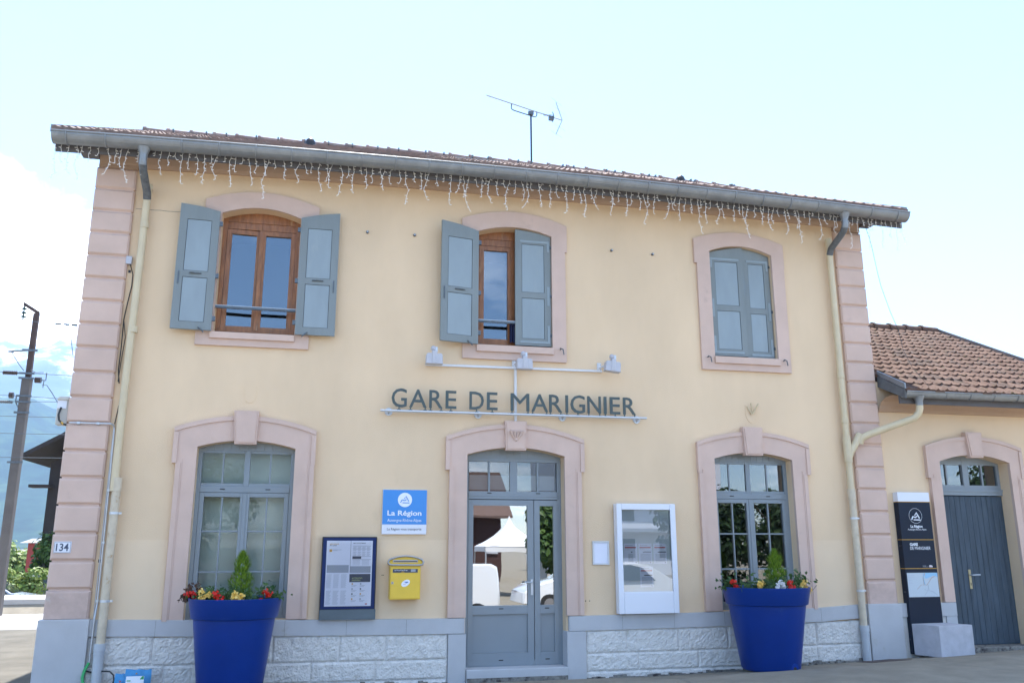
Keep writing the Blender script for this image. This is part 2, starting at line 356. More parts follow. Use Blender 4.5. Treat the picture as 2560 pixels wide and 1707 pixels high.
# quay of the near platform (pale) and the one across the tracks
b = MB().mat(M['quay']); b.box(-40, 40, 9.6, 13.905, .10, .176 + .004)
kind(b.build('platform'), 'structure')
b = MB().mat(M['quay']); b.box(-40, 30, 15.9, 18.4, .31, .44).mat(M['concrete']).box(-40, 30, 16.15, 18.3, -.95, .312)
kind(b.build('far_platform'), 'structure')
b = MB().mat(M['dark']); b.box(-10.02, -9.88, 16.1, 16.149, -.5, .30)
kind(b.build('platform_recess'), 'structure')
b = MB().mat(M['white']); b.box(-40, 40, 9.30, 9.345, .170, .1775); kind(b.build('painted_line'), 'structure')
b = MB().mat(mat('ballast', (.16, .13, .11), .95, var=.3, vscale=30)); b.box(-60, 60, 13.91, 15.89, -.95, -.75); kind(b.build('track_bed'), 'structure')

# mountains: a forested ridge in front of a snow-capped range
q = MB().mat(mat('sun_toned_old_asphalt', (.15, .14, .12), .95, spec=.1, var=.18, vscale=1.6, bump=1.2, bscale=90, stain=(.11, .10, .085), sscale=.9, sth=.6))  # old asphalt, coloured darker than the forecourt to hold down its sunlit brightness
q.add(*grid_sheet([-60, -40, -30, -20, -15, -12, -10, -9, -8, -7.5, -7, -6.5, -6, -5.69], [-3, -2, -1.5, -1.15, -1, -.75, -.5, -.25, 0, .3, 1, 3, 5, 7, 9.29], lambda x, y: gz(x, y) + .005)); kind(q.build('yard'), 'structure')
b = MB().mat(M['stone_dark'])
for (xa, ya, xb_, yb_) in ((5.05, -.70, 5.42, -2.2), (1.7, -.06, 1.75, -2.2), (8.4, -.1, 8.8, -2.2)):
    n_ = 8
    for i in range(n_):
        A = (lerp(xa, xb_, i / n_), lerp(ya, yb_, i / n_)); B = (lerp(xa, xb_, (i + 1) / n_), lerp(ya, yb_, (i + 1) / n_))
        b.add([(A[0] - .006, A[1], gz(*A) + .004), (A[0] + .006, A[1], gz(*A) + .004), (B[0] + .006, B[1], gz(*B) + .004), (B[0] - .006, B[1], gz(*B) + .004)], [(0, 1, 2, 3)])
kind(b.build('pavement_joint'), 'structure')
def hn(x, y, seed=0, o=5):
    from mathutils import noise
    v = 0; a = 1; f = 1
    for i in range(o): v += a * noise.noise((x * f + seed, y * f, seed * 1.7)); a *= .5; f *= 2.05
    return v
def ridge(name, y0, y1, ny, x0, x1, nx, hf, m):
    vs = []; fs = []
    for j in range(ny):
        y = lerp(y0, y1, j / (ny - 1))
        for i in range(nx): x = lerp(x0, x1, i / (nx - 1)); vs.append((x, y, hf(x, y)))
    for j in range(ny - 1):
        for i in range(nx - 1): a = j * nx + i; fs.append((a, a + 1, a + nx + 1, a + nx))
    q = MB().mat(m); q.add(vs, fs); return kind(q.build(name, smooth=60), 'structure')
M['forest'] = mat('mountain_forest', (.012, .03, .02), .95, spec=.1, var=.7, vscale=.02, detail=12, stain=(.035, .065, .03), sscale=.012, sth=.5)
m = mat('snowy_rock', (.13, .15, .16), .95, spec=.1, var=.3, vscale=.004, detail=10, stain=(.75, .77, .80), sscale=.0035, sth=.50, stretch=(1, 1, 2.2)); M['rock'] = m
def h1(x, y):
    t = (y - 1500) / 1200
    w = 1 + .25 * hn(x / 900, 0, 3)
    return sstep(t) * (400 + (x + 700) * -.10) * w + 45 * hn(x / 170, y / 260, 5) * sstep(t) - 4
def h2(x, y):
    t = (y - 3000) / 1500
    return sstep(t) * (970 + 90 * hn(x / 700, 0, 9)) + 130 * hn(x / 330, y / 420, 11) * sstep(t) - 20
ridge('forested_mountain', 1500, 2900, 34, -3600, 3600, 150, h1, M['forest'])
ridge('snowy_mountain', 3000, 4900, 34, -4600, 4600, 170, h2, M['rock'])

# ------------------------------------------------------------------ station building
def ptop(x): return 1.02 - .065 * max(0, 1 - (x / 5.1) ** 2) if abs(x) < 5.1 else (1.02 if x < 0 else 1.045)
def bow(x): return .09 * max(0, 1 - (x / 6.0) ** 2)
def frange(a, b, st):
    n = max(1, round((b - a) / st)); return [a + (b - a) * i / n for i in range(n + 1)]
def arcf(xl, xr, zs, zc):
    c = (xl + xr) / 2; h = (xr - xl) / 2
    return lambda x: zs + (zc - zs) * max(0, 1 - ((x - c) / h) ** 2)
SB = thing('station_building', 'two-storey cream station building with pink corner blocks, tiled roof and grey-blue shutters', 'building', (0, 4.2, .17))
OPEN = [  # xl, xr, zbottom, spring, crown, wall depth
    (-4.11, -2.92, 0.985, 3.065, 3.155, .22), (-.685, .665, .33, 3.045, 3.15, .25), (2.89, 4.12, .985, 3.065, 3.16, .22),
    (-4.045, -3.02, 4.555, 6.19, 6.30, .27), (-.557, .52, 4.565, 6.225, 6.325, .27), (3.0, 4.035, 4.57, 6.205, 6.315, .27)]
def wall_sheet(mb, x0, x1, zb, zt, ops, step=.12):
    br = set([x0, x1])
    for o in ops:
        for x in frange(o[0], o[1], step): br.add(round(x, 5))
    br = sorted(br)
    for a, c in zip(br, br[1:]):
        mid = (a + c) / 2
        hs = sorted([o for o in ops if o[0] < mid < o[1]], key=lambda o: o[2])
        lo_a = zb(a); lo_c = zb(c)
        for o in hs:
            f = arcf(o[0], o[1], o[3], o[4])
            mb.add([(a, 0, lo_a), (c, 0, lo_c), (c, 0, o[2]), (a, 0, o[2])], [(0, 1, 2, 3)])
            lo_a, lo_c = f(a), f(c)
            mb.add([(a, 0, lo_a), (c, 0, lo_c), (c, o[5], lo_c), (a, o[5], lo_a)], [(0, 1, 2, 3)])
            mb.add([(a, 0, o[2]), (c, 0, o[2]), (c, o[5], o[2]), (a, o[5], o[2])], [(0, 1, 2, 3)])
        mb.add([(a, 0, lo_a), (c, 0, lo_c), (c, 0, zt(c)), (a, 0, zt(a))], [(0, 1, 2, 3)])
    for o in ops:
        for x in o[:2]: mb.add([(x, 0, o[2]), (x, o[5], o[2]), (x, o[5], o[3]), (x, 0, o[3])], [(0, 1, 2, 3)])
q = MB().mat(M['cream'])
wall_sheet(q, -5.60, 5.60, lambda x: .1, lambda x: 7.0 + bow(x) * .5, OPEN)
q.mat(M['cream']).add([(-5.6, 0, .1), (-5.6, 8.4, .1), (-5.6, 8.4, 7), (-5.6, 4.2, 9.3), (-5.6, 0, 7)], [(0, 1, 2, 3, 4)])
q.add([(5.6, 0, .1), (5.6, 8.4, .1), (5.6, 8.4, 7), (5.6, 4.2, 9.3), (5.6, 0, 7)], [(0, 1, 2, 3, 4)])
q.add([(-5.6, 8.4, .1), (5.6, 8.4, .1), (5.6, 8.4, 7), (-5.6, 8.4, 7)], [(0, 1, 2, 3)])
q.build('wall', SB)
# inside: floors, back wall, so that the windows look into real rooms
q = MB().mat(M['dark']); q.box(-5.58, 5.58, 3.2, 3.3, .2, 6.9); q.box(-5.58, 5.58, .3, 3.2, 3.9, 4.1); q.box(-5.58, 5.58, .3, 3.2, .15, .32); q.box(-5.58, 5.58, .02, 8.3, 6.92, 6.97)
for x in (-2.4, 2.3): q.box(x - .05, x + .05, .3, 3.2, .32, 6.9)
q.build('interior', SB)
# lighter repainted band low on the facade (a real repair with its own edge)
for a, c in ((-4.96, -4.36), (-2.66, -.94), (4.36, 4.93)):
    q = MB().mat(M['cream_low']); q.box(a, c, -.003, .002, .93, 1.93); q.build('repainted_patch', SB)
# corner quoins
QZ = [1.035, 1.36, 1.685, 2.005, 2.335, 2.66, 2.98, 3.32, 3.64, 3.955, 4.27, 4.575, 4.875, 5.175, 5.48, 5.79, 6.09, 6.395, 6.695]
def quoin(xa, xb, outer, d=.06):
    mb = MB()
    for i in range(18):
        mb.mat(M['pink_worn'] if i == 0 else M['pink'])
        z0, z1 = QZ[i] + (.012 if i else -.02), QZ[i + 1] - .012
        c = .022
        # chamfered block: front face inset
        for (X0, X1, Y0, Y1) in ((xa, xb, -d, .0),):
            f = [(X0 + c, Y0, z0 + c), (X1 - c, Y0, z0 + c), (X1 - c, Y0, z1 - c), (X0 + c, Y0, z1 - c)]
            g = [(X0, Y0 + c, z0), (X1, Y0 + c, z0), (X1, Y0 + c, z1), (X0, Y0 + c, z1)]
            h = [(X0, Y1 + .4, z0), (X1, Y1 + .4, z0), (X1, Y1 + .4, z1), (X0, Y1 + .4, z1)] if outer else [(X0, Y1, z0), (X1, Y1, z0), (X1, Y1, z1), (X0, Y1, z1)]
            fs = [(0, 1, 2, 3)]
            for i0 in range(4):
                j0 = (i0 + 1) % 4; fs.append((i0, j0, 4 + j0, 4 + i0)); fs.append((4 + i0, 4 + j0, 8 + j0, 8 + i0))
            mb.add(f + g + h, fs)
    mb.mat(M['pink']); mb.box(xa + .02, xb - .02, -.032, .38, 1.0, 6.70)
    return mb
quoin(-5.645, -5.155, True).build('corner_quoin', SB)
quoin(5.155, 5.640, True).build('corner_quoin', SB)
# plinth: smooth cap band, rock-faced blocks, corner blocks
q = MB().mat(M['plinth'])
def band(xa, xb, d=.06, h=.185):
    pts = frange(xa, xb, .8)
    q.mat(M['plinth'])
    for a, c in zip(pts, pts[1:]): q.col(a, c, ptop(a) - h, ptop(c) - h, ptop(a), ptop(c), -d, .0)
    q.mat(M['stone_dark'])
    for a in pts[1:-1]: q.box(a - .0015, a + .0015, -d - .0015, -d + .002, ptop(a) - h + .003, ptop(a) - .003)
band(-5.15, -.70); q.build('plinth_band', SB, bevel=.008); q = MB().mat(M['plinth']); band(.69, 5.12); q.build('plinth_band', SB, bevel=.008)
q = MB().mat(M['plinth']); q.box(-5.68, -5.13, -.10, .45, .0, 1.03); q.build('plinth_corner_block', SB, bevel=.008)
q = MB().mat(M['plinth']); q.box(5.11, 5.655, -.10, .45, .1, 1.045); q.build('plinth_corner_block', SB, bevel=.008)
for a, c in ((-.91, -.680), (.660, .92)): q = MB().mat(M['plinth']); q.box(a, c, -.055, .25, .0, ptop(0) - .188); q.build('door_pier', SB, bevel=.006)
q = MB().mat(M['stone'])
def rocks(xa, xb, ztopf, zb, d=.055):
    rows = [(.0, .17, .95), (.17, .46, .85), (.46, .84, .7)]
    rnd = random.Random(int(xa * 100))
    for k, (z0, z1, wd) in enumerate(rows):
        x = xa - (rnd.random() * .3 if k % 2 else 0)
        while x < xb - .05:
            w = wd * rnd.uniform(.75, 1.15); x1 = min(x + w, xb); x0 = max(x, xa)
            if xb - x1 < .15: x1 = xb
            top = ztopf((x0 + x1) / 2) - .188
            za = lerp(zb, top, z0 / .84) + .0015; zc = lerp(zb, top, z1 / .84) - .0015
            nx = max(4, int((x1 - x0) / .024)); nz = max(4, int((zc - za) / .024)); vs = []; fs = []
            ox = rnd.random() * 50
            for j in range(nz + 1):
                for i in range(nx + 1):
                    u = i / nx; v = j / nz; X = lerp(x0 + .001, x1 - .001, u); Z = lerp(za, zc, v)
                    e = min(1, min(u, 1 - u) * (x1 - x0) / .010 + .35, min(v, 1 - v) * (zc - za) / .010 + .35)
                    vs.append((X, -.022 - e * (d - .030 + .007 * hn(X * 13 + ox, Z * 13, 2, 3) + .009 * hn(X * 34, Z * 34, 4, 3)), Z))
            for j in range(nz):
                for i in range(nx): a = j * (nx + 1) + i; fs.append((a, a + 1, a + nx + 2, a + nx + 1))
            q.add(vs, fs); x += w
            if x1 >= xb: break
rocks(-5.14, -.915, ptop, .10); q.box(-5.14, -.915, -.030, .0, .05, .80); q.build('rock_faced_base', SB)
q = MB().mat(M['stone']); rocks(.925, 5.115, ptop, .13); q.box(.925, 5.115, -.030, .0, .1, .8); q.build('rock_faced_base', SB)
q = MB().mat(M['stone_dark'])
def foot(xa, xb):
    for a in frange(xa, xb, .06)[:-1]:
        z = G0(a) + .035 + .045 * hn(a * 7, 1, 6, 4)
        q.box(a, a + .0598, -.074 - .008 * hn(a * 9, 3, 2), .0, .0, z)
foot(.925, 5.1); q.build('damp_foot', SB); q = MB().mat(M['stone_dark']); foot(-3.0, -.92); q.build('damp_foot', SB)
# cornice: coved pink band under the eaves
q = MB().mat(M['pinkband'])
pts = frange(-5.62, 5.62, .8)
prof = [(-.035, 0), (-.06, .05), (-.08, .12), (-.13, .2), (-.22, .26), (-.36, .28)]
def ctop(x): return 6.695 + bow(x) * 1.15 + (.045 if x > 0 else 0) * min(1, abs(x) / 5)
for a, c in zip(pts, pts[1:]):
    za, zc = ctop(a), ctop(c)
    for (y0, d0), (y1, d1) in zip(prof, prof[1:]):
        q.add([(a, y0, za + d0), (c, y0, zc + d0), (c, y1, zc + d1), (a, y1, za + d1)], [(0, 1, 2, 3)])
    q.add([(a, 0.01, za), (c, .01, zc), (c, -.035, zc), (a, -.035, za)], [(0, 1, 2, 3)])
q.mat(M['pinkband']).box(-5.625, -5.15, -.05, .4, 6.69, 6.98).box(5.15, 5.625, -.05, .4, 6.71, 6.98)
q.build('cornice', SB)
# eaves: soffit boards, fascia, plate ends
q = MB().mat(M['soffit'])
def gzr(x): return 6.84 + bow(x)           # gutter rim height
pts = frange(-6.05, 6.09, 1.0)
for a, c in zip(pts, pts[1:]):
    q.col(a, c, gzr(a) - .165, gzr(c) - .165, gzr(a) + .03, gzr(c) + .03, -.46, -.43)       # fascia
    q.add([(a, -.435, gzr(a) + .02), (c, -.435, gzr(c) + .02), (c, .0, gzr(c) + .24), (a, 0, gzr(a) + .24)], [(0, 1, 2, 3)])
q.build('eaves_board', SB)
for xa, xb in ((-5.93, -5.62), (5.62, 5.90)):
    q = MB().mat(M['soffit'])
    q.prism([(xa, 6.97), (xb, 6.97), (xb, 6.80), (xa + (.10 if xa < 0 else 0), 6.80)] if xa < 0 else [(xa, 6.97), (xb, 6.97), (xb - .10, 6.80), (xa, 6.80)], -.02, -.32)
    q.build('wall_plate_end', SB)
# roof --------------------------------------------------------
def tiled_slope(mb, x0, x1, ye, ze, yr, zr, w=.21, course=.34, zf=None, amp=.022, lip=.028, seed=1):
    """courses of ridged interlocking tiles from the eave (ye, ze) up to the ridge (yr, zr)"""
    ln = math.hypot(yr - ye, zr - ze); n = max(1, round(ln / course)); rnd = random.Random(seed)
    uy, uz = (yr - ye) / ln, (zr - ze) / ln; ny, nz_ = -uz * (1 if uy > 0 else -1), abs(uy)
    prof = [(0, .0), (.10, .35), (.24, 1.), (.38, .35), (.50, .05), (.74, .15), (.90, 0.0)]
    k = round((x1 - x0) / w); w = (x1 - x0) / k
    for c in range(n):
        s0 = ln * c / n - .015; s1 = ln * (c + 1) / n + .02
        for t in range(k):
            j = rnd.uniform(-.006, .006); dz = rnd.uniform(-.004, .006); xo = x0 + t * w
            vs = []; fs = []
            pr = prof + [(1.0, .0)]
            for (u, h) in pr:
                x = xo + u * w; bo = zf(x) if zf else 0
                for s_, hh in ((s0 + j, lip - .030), (s0 + j, lip + h * amp + dz), (s1, .004 + h * amp)):
                    vs.append((x, ye + uy * s_ + ny * hh, ze + uz * s_ + nz_ * hh + bo))
            for i in range(len(pr) - 1):
                a = i * 3; fs += [(a, a + 3, a + 4, a + 1), (a + 1, a + 4, a + 5, a + 2)]
            fs.append((0, 1, 2)); e = (len(pr) - 1) * 3; fs.append((e, e + 2, e + 1))
            mb.add(vs, fs)
ZR_ = 9.27
rf = MB().mat(M['tile'])
tiled_slope(rf, -6.06, 6.09, -.62, 6.90, 4.2, ZR_, zf=bow, w=.165, course=.30, amp=.02, lip=.024)
rf.mat(M['tile']).add([(-6.06, 4.2, ZR_), (6.09, 4.2, ZR_), (6.09, 9.0, 6.95), (-6.06, 9.0, 6.95)], [(0, 1, 2, 3)])
rf.mat(M['soffit'])
for a, c in zip(pts, pts[1:]): rf.add([(a, -.44, 6.95 + bow(a)), (c, -.44, 6.95 + bow(c)), (c, 4.2, ZR_ - .05 + bow(c)), (a, 4.2, ZR_ - .05 + bow(a))], [(0, 1, 2, 3)])
roof = rf.build('roof', SB)
q = MB().mat(M['tile'])
for i in range(30):
    xa = -6.06 + i * .405; x1 = xa + .43; bo = bow(xa)
    q.tube([(xa, 4.2, ZR_ + .01 + bo), (x1, 4.2, ZR_ + .0 + bow(x1))], [.085, .07], 12)
    q.tube([(xa, 4.2, ZR_ + .01 + bo), (xa + .05, 4.2, ZR_ + .01 + bo)], .10, 12)
q.build('ridge_tiles', roof, smooth=50)
# small snow hooks on the tiles
for i in range(26):
    x = -5.3 + i * .43
    for (yy) in ((3.6,) if i % 2 else (2.9,)):
        z = 6.90 + (yy + .62) * (ZR_ - 6.90) / 4.82 + bow(x) + .05
        q = MB().mat(M['zincdark']); q.box(x - .012, x + .012, yy - .05, yy + .05, z - .01, z + .04); q.build('snow_hook', roof)
for x, y in ((-3.0, 1.6), (3.35, 1.6)):
    z = 6.90 + (y + .62) * (ZR_ - 6.90) / 4.82 + bow(x)
    q = MB().mat(M['black']); q.lathe([(.09, z - .02), (.085, z + .06), (.065, z + .11), (.035, z + .14), (.01, z + .15)], x, y, 14)
    q.build('roof_vent', roof, smooth=60)
q = MB().mat(M['zinc']); z = 6.90 + (2.72) * (ZR_ - 6.90) / 4.82 + bow(0) + .05
q.hexa([(-.55, 2.1, z - .09), (.25, 2.1, z - .09), (.25, 3.0, z + .38), (-.55, 3.0, z + .38), (-.55, 2.1, z + .0), (.25, 2.1, z + .0), (.25, 3.0, z + .42), (-.55, 3.0, z + .42)])
q.build('roof_hatch', roof)
for x in (-6.075, 6.095):        # verge flashings
    q = MB().mat(M['zinc']); q.hexa([(x - .012, -.6, 6.86), (x + .012, -.6, 6.86), (x + .012, 4.2, ZR_ - .06), (x - .012, 4.2, ZR_ - .06), (x - .012, -.6, 6.965), (x + .012, -.6, 6.965), (x + .012, 4.2, ZR_ + .05), (x - .012, 4.2, ZR_ + .05)])
    q.build('verge_flashing', roof)
# gutters -----------------------------------------------------
def gutter(mb, x0, x1, yc, rim, r=.12, step=.7, brackets=14, ends=True):
    pts = frange(x0, x1, step); n = 12
    for a, c in zip(pts, pts[1:]):
        for i in range(n):
            t0 = math.pi * (1 + i / n); t1 = math.pi * (1 + (i + 1) / n)
            A = (yc + r * math.cos(t0), r * math.sin(t0)); B = (yc + r * math.cos(t1), r * math.sin(t1))
            mb.add([(a, A[0], rim(a) + A[1]), (c, A[0], rim(c) + A[1]), (c, B[0], rim(c) + B[1]), (a, B[0], rim(a) + B[1])], [(0, 1, 2, 3)])
    mb.tube([(x, yc - r, rim(x)) for x in pts], .014, 8)
    if ends:
        for x in (x0, x1):
            ring = [(x, yc + r * math.cos(math.pi * (1 + i / n)), rim(x) + r * math.sin(math.pi * (1 + i / n))) for i in range(n + 1)]
            mb.add(ring, [list(range(n + 1))])
q = MB().mat(M['zinc']); gutter(q, -6.045, 6.07, -.58, gzr)
gut = q.build('gutter', SB, smooth=50)
for i in range(27):
    x = -5.88 + i * .452; z = gzr(x)
    if abs(x + 4.98) < .14 or abs(x - 5.0) < .14: continue
    q = MB().mat(M['zinc']); q.tube([(x, -.58 + .124 * math.cos(math.pi * (1 + k / 10)), z + .124 * math.sin(math.pi * (1 + k / 10))) for k in range(11)], .010, 5); q.build('gutter_bracket', gut)
# downpipes: zinc swan neck on top, cream pipe, grey foot
def downpipe(x, xw, segs, foot_z, gy=-.58, gx=None):
    z0 = gzr(x) - .10
    q = MB().mat(M['pipe'])
    q.tube([(xw + dx, -.10, z) for dx, z in segs], .047, 14)
    p = q.build('downpipe', SB, smooth=50)
    q = MB().mat(M['zinc']); q.lathe([(.048, z0 - .12), (.052, z0 - .08), (.085, z0 + .0)], x, gy, 14)
    q.tube([(x, gy, z0 - .05), (x, gy, z0 - .17), (x, gy + .02, z0 - .22)], .050, 14)
    q.mat(M['zincdark']).tube([(x, gy + .01, z0 - .20), (x + (xw - x) * .25, gy + .07, z0 - .27), (xw, -.15, z0 - .42), (xw, -.105, z0 - .50)], .050, 14)
    q.build('swan_neck', p, smooth=50)
    q = MB().mat(M['pipe'])
    for z in (segs[0][1] - .02, 4.50 if x < 0 else 4.34, 3.66 if x > 0 else 5.9): MB().mat(M['pipe']).tube([(xw, -.10, z + .05), (xw, -.10, z - .03)], .054, 14).build('pipe_collar', p, smooth=50)
    q = MB().mat(M['pipe_rust']); q.tube([(xw, -.10, 2.62), (xw, -.10, .70)], .050, 14).tube([(xw, -.10, 2.66), (xw, -.10, 2.50)], .056, 14)
    q.build('rusty_pipe_length', p, smooth=50)
    q = MB().mat(M['pipe_grey']); q.tube([(xw, -.11, .75), (xw, -.11, foot_z)], .058, 14); q.tube([(xw, -.11, .76), (xw, -.11, .68)], .066, 14); q.tube([(xw, -.11, .66), (xw, -.11, .64)], .064, 14)
    q.build('pipe_foot', p, smooth=50)
    for z in (2.24, 1.23): q = MB().mat(M['silver']); q.tube([(xw, -.10, z + .014), (xw, -.10, z - .014)], .055, 12).box(xw + .05, xw + .085, -.11, -.09, z - .012, z + .012).build('pipe_clamp', p)
    return p
pl = downpipe(-4.985, -4.985, [(0, 6.44), (-.01, 5.2), (-.02, 4.5), (-.03, 3.5), (-.03, 2.5)], .05)
pr_ = downpipe(5.0, 5.01, [(0, 6.50), (.0, 4.4), (.0, 2.5)], .28)
q = MB().mat(M['pipe']); q.tube([(5.215, -.13, 3.47), (5.16, -.12, 3.36), (5.05, -.11, 3.20), (5.01, -.10, 3.08)], [.05, .055, .055, .05], 14)
q.tube([(5.01, -.10, 3.42), (5.01, -.10, 3.05)], .058, 14); q.build('branch_fitting', pr_, smooth=50)

# -------- surrounds, windows, shutters, doors
def surround(o, outl, outr, zbot, zear, zes, zec, earl, earr, proud=.05, lip=False, mats=None):
    """render surround: jambs, arched head with ears, optional raised edge moulding"""
    mb = MB().mat(M['pink']); xl, xr = o[0], o[1]
    fi = arcf(xl, xr, o[3], o[4]); fo = arcf(earl, earr, zes, zec)
    br = sorted(set([earl, outl, xl, xr, outr, earr] + [round(x, 4) for x in frange(earl, earr, .1)]))
    br = [x for i, x in enumerate(br) if i == 0 or x - br[i - 1] > .004]
    P = -proud
    for a, c in zip(br, br[1:]):
        m_ = (a + c) / 2
        if m_ < xl or m_ > xr:
            zb = zbot if (outl < m_ < outr) else zear
            mb.col(a, c, zb, zb, fo(a), fo(c), P, .0)
        else: mb.col(a, c, fi(a), fi(c), fo(a), fo(c), P, .0)
    if lip:
        w = .055; P2 = P - .016
        for a, c in zip(br, br[1:]): mb.col(a, c, fo(a) - w, fo(c) - w, fo(a) + .002, fo(c) + .002, P2, P + .001)
        for (e, ou, sg) in ((earl, outl, 1), (earr, outr, -1)):
            x0, x1 = sorted((e - sg * .002, e + sg * w)); mb.box(x0, x1, P2, P + .001, zear - .002, zes - w)
            x0, x1 = sorted((ou - sg * .002, ou + sg * w)); mb.box(x0, x1, P2, P + .001, zbot, zear + .0)
            # thin inner step line
            x0, x1 = sorted((ou + sg * (w + .0), ou + sg * (w + .018))); mb.box(x0, x1, P - .007, P + .001, zbot, zear + .05)
    return mb
def keystone(mb, x0t, x1t, zt, x0b, x1b, zb, d=.10):
    mb.mat(M['pink']).prism([(x0b, zb), (x1b, zb), (x1t, zt), (x0t, zt)], -d, -.0)
    i = .022
    mb.prism([(x0b + i, zb + i), (x1b - i, zb + i), (x1t - i, zt - i), (x0t + i, zt - i)], -d - .012, -d + .001)
def winpart(name):   # the window part itself is its frame mesh
    return name
def arch_frame(mb, xl, xr, zb, zs, zc, y0, y1, t):
    """outer frame of thickness t round an arched opening"""
    f = arcf(xl, xr, zs, zc)
    mb.box(xl, xl + t, y0, y1, zb, zs + .0); mb.box(xr - t, xr, y0, y1, zb, zs + .0); mb.box(xl + t, xr - t, y0, y1, zb, zb + t)
    xs_ = frange(xl, xr, .1)
    for a, c in zip(xs_, xs_[1:]):
        mb.col(a, c, min(zs - t * .4, f(a) - t), min(zs - t * .4, f(c) - t), f(a), f(c), y0 - .0015, y1 + .001)
# ground-floor windows
def low_window(o, ztr, mx, rows, munt, glassm, blind, vshift=0.):
    xl, xr, zb, zs, zc, d = o; y0, y1 = d - .08, d - .02
    mb = MB().mat(M['alu']); arch_frame(mb, xl - .02, xr + .02, zb, zs + .005, zc + .015, y0, y1, .07)
    mb.box(xl + .05, xr - .05, y0 - .012, y1, ztr - .04, ztr + .035)                          # transom
    mb.box(mx - .035, mx + .035, y0 + .004, y1, ztr + .035, zc - .02)                      # upper mullion
    fr = mb.build('window', SB, bevel=.004)
    # sashes
    for a, c in ((xl + .052, mx - .002), (mx + .002, xr - .052)):
        s = MB().mat(M['alu'])
        z0, z1 = zb + .052, ztr - .042; t = .055; yy0, yy1 = y0 - .006, y1 - .01
        s.box(a, a + t, yy0, yy1, z0, z1); s.box(c - t, c, yy0, yy1, z0, z1); s.box(a + t, c - t, yy0, yy1, z0, z0 + t); s.box(a + t, c - t, yy0, yy1, z1 - t, z1)
        m_ = (a + c) / 2; s.box(m_ - .010, m_ + .010, yy0 + .012, yy1 - .012, z0 + t, z1 - t)
        for z in rows: s.box(a + t, m_ - .01, yy0 + .013, yy1 - .013, z - .010, z + .010).box(m_ + .01, c - t, yy0 + .013, yy1 - .013, z - .010, z + .010)
        s.build('sash', fr, bevel=.003)
    s = MB().mat(M['alu']); s.box(mx - .022, mx + .022, y0 - .016, y0 - .006, zb + .06, ztr - .045); s.build('meeting_stile', fr, bevel=.003)
    for a, c in ((xl + .052, mx - .037), (mx + .037, xr - .052)):
        tl = MB().mat(M['alu'])
        m_ = (a + c) / 2; f = arcf(xl, xr, zs, zc)
        tl.box(m_ - .010, m_ + .010, y0 + .015, y1 - .012, ztr + .036, min(f(m_) - .04, zs + .03)).box(a, c, y0 + .006, y1 - .006, ztr + .036, ztr + .075)
        tl.col(a, c, f(a) - .09, f(c) - .09, f(a) - .045, f(c) - .045, y0 + .006, y1 - .006) if False else tl.box(a, c, y0 + .008, y1 - .006, zs - .055, zs + .0)
        tl.build('fanlight_bars', fr)
    g = MB().mat(glassm); yy = y0 + .028
    f = arcf(xl, xr, zs, zc)
    g.add([(xl + .02, yy, zb + .02), (xr - .02, yy, zb + .02), (xr - .02, yy, ztr), (xl + .02, yy, ztr)], [(0, 1, 2, 3)]); g.build('pane', fr); g = MB().mat(glassm)
    g.add([(xl + .02, yy, ztr), (xr - .02, yy, ztr), (xr - .02, yy, zs), (xl + .02, yy, zs)], [(0, 1, 2, 3)])
    g.build('pane', fr)
    for x in ((xl + mx) / 2 + .02, (mx + xr) / 2 - .02): MB().mat(M['black']).box(x - .03, x + .03, y0 - .016, y0 - .011, ztr - .005, ztr + .007).build('drain_slot', fr)
    if blind:
        b_ = MB().mat(M['blind']); b_.box(xl + .03, xr - .03, d + .12, d + .125, zb, zs + .08); b_.build('blind', fr)
    return fr
W1 = low_window(OPEN[0], 2.555, -3.51, (2.035, 1.545), None, G['low'], True)
W3 = low_window(OPEN[2], 2.55, 3.50, (2.02, 1.535), None, G['dark'], False)
mb = surround(OPEN[0], -4.345, -2.675, .985, 2.86, 3.30, 3.465, -4.395, -2.667, lip=True); keystone(mb, -3.695, -3.393, 3.528, -3.668, -3.402, 3.103); mb.build('surround', W1)
mb = surround(OPEN[2], 2.642, 4.335, .985, 2.86, 3.295, 3.46, 2.631, 4.40, lip=True); keystone(mb, 3.337, 3.648, 3.525, 3.36, 3.631, 3.117); mb.build('surround', W3)
# main door
o = OPEN[1]; d = o[5]; y0, y1 = d - .09, d - .02
mb = MB().mat(M['alu']); arch_frame(mb, o[0] - .02, o[1] + .02, .33, o[3] + .005, o[4] + .015, y0, y1, .075)
mb.box(o[0] + .055, o[1] - .055, y0 - .012, y1, 2.47, 2.575).box(-.055, .048, y0 + .004, y1, 2.575, 3.08).box(o[0] + .055, o[1] - .055, y0 + .003, y1, 2.975, 3.09)
mb.box(o[0] + .055, o[1] - .055, y0 - .016, y0 - .011, 2.505, 2.515)
DR = mb.build('entrance_door', SB, bevel=.004)
for a, c, ga, gc in ((-.628, .272, -.560, .184), (.280, .618, .358, .552)):
    s = MB().mat(M['alu']); yy0, yy1 = y0 - .004, y1 - .01; z0, z1 = .345, 2.462; g0, g1 = 1.09, 2.385
    s.box(a, ga, yy0, yy1, z0, z1).box(gc, c, yy0, yy1, z0, z1).box(ga, gc, yy0, yy1, g1, z1).box(ga, gc, yy0, yy1, .98, g0).box(ga, gc, yy0, yy1, z0, .50)
    s.box(ga - .001, gc + .001, yy0 + .025, yy1 - .01, .50, .98)
    s.mat(M['black']).box((a + c) / 2 - .03, (a + c) / 2 + .03, yy0 - .003, yy0 + .001, 1.045, 1.057).box((a + c) / 2 - .03, (a + c) / 2 + .03, yy0 - .003, yy0 + .001, .405, .417)
    lf = s.build('door_leaf', DR, bevel=.004)
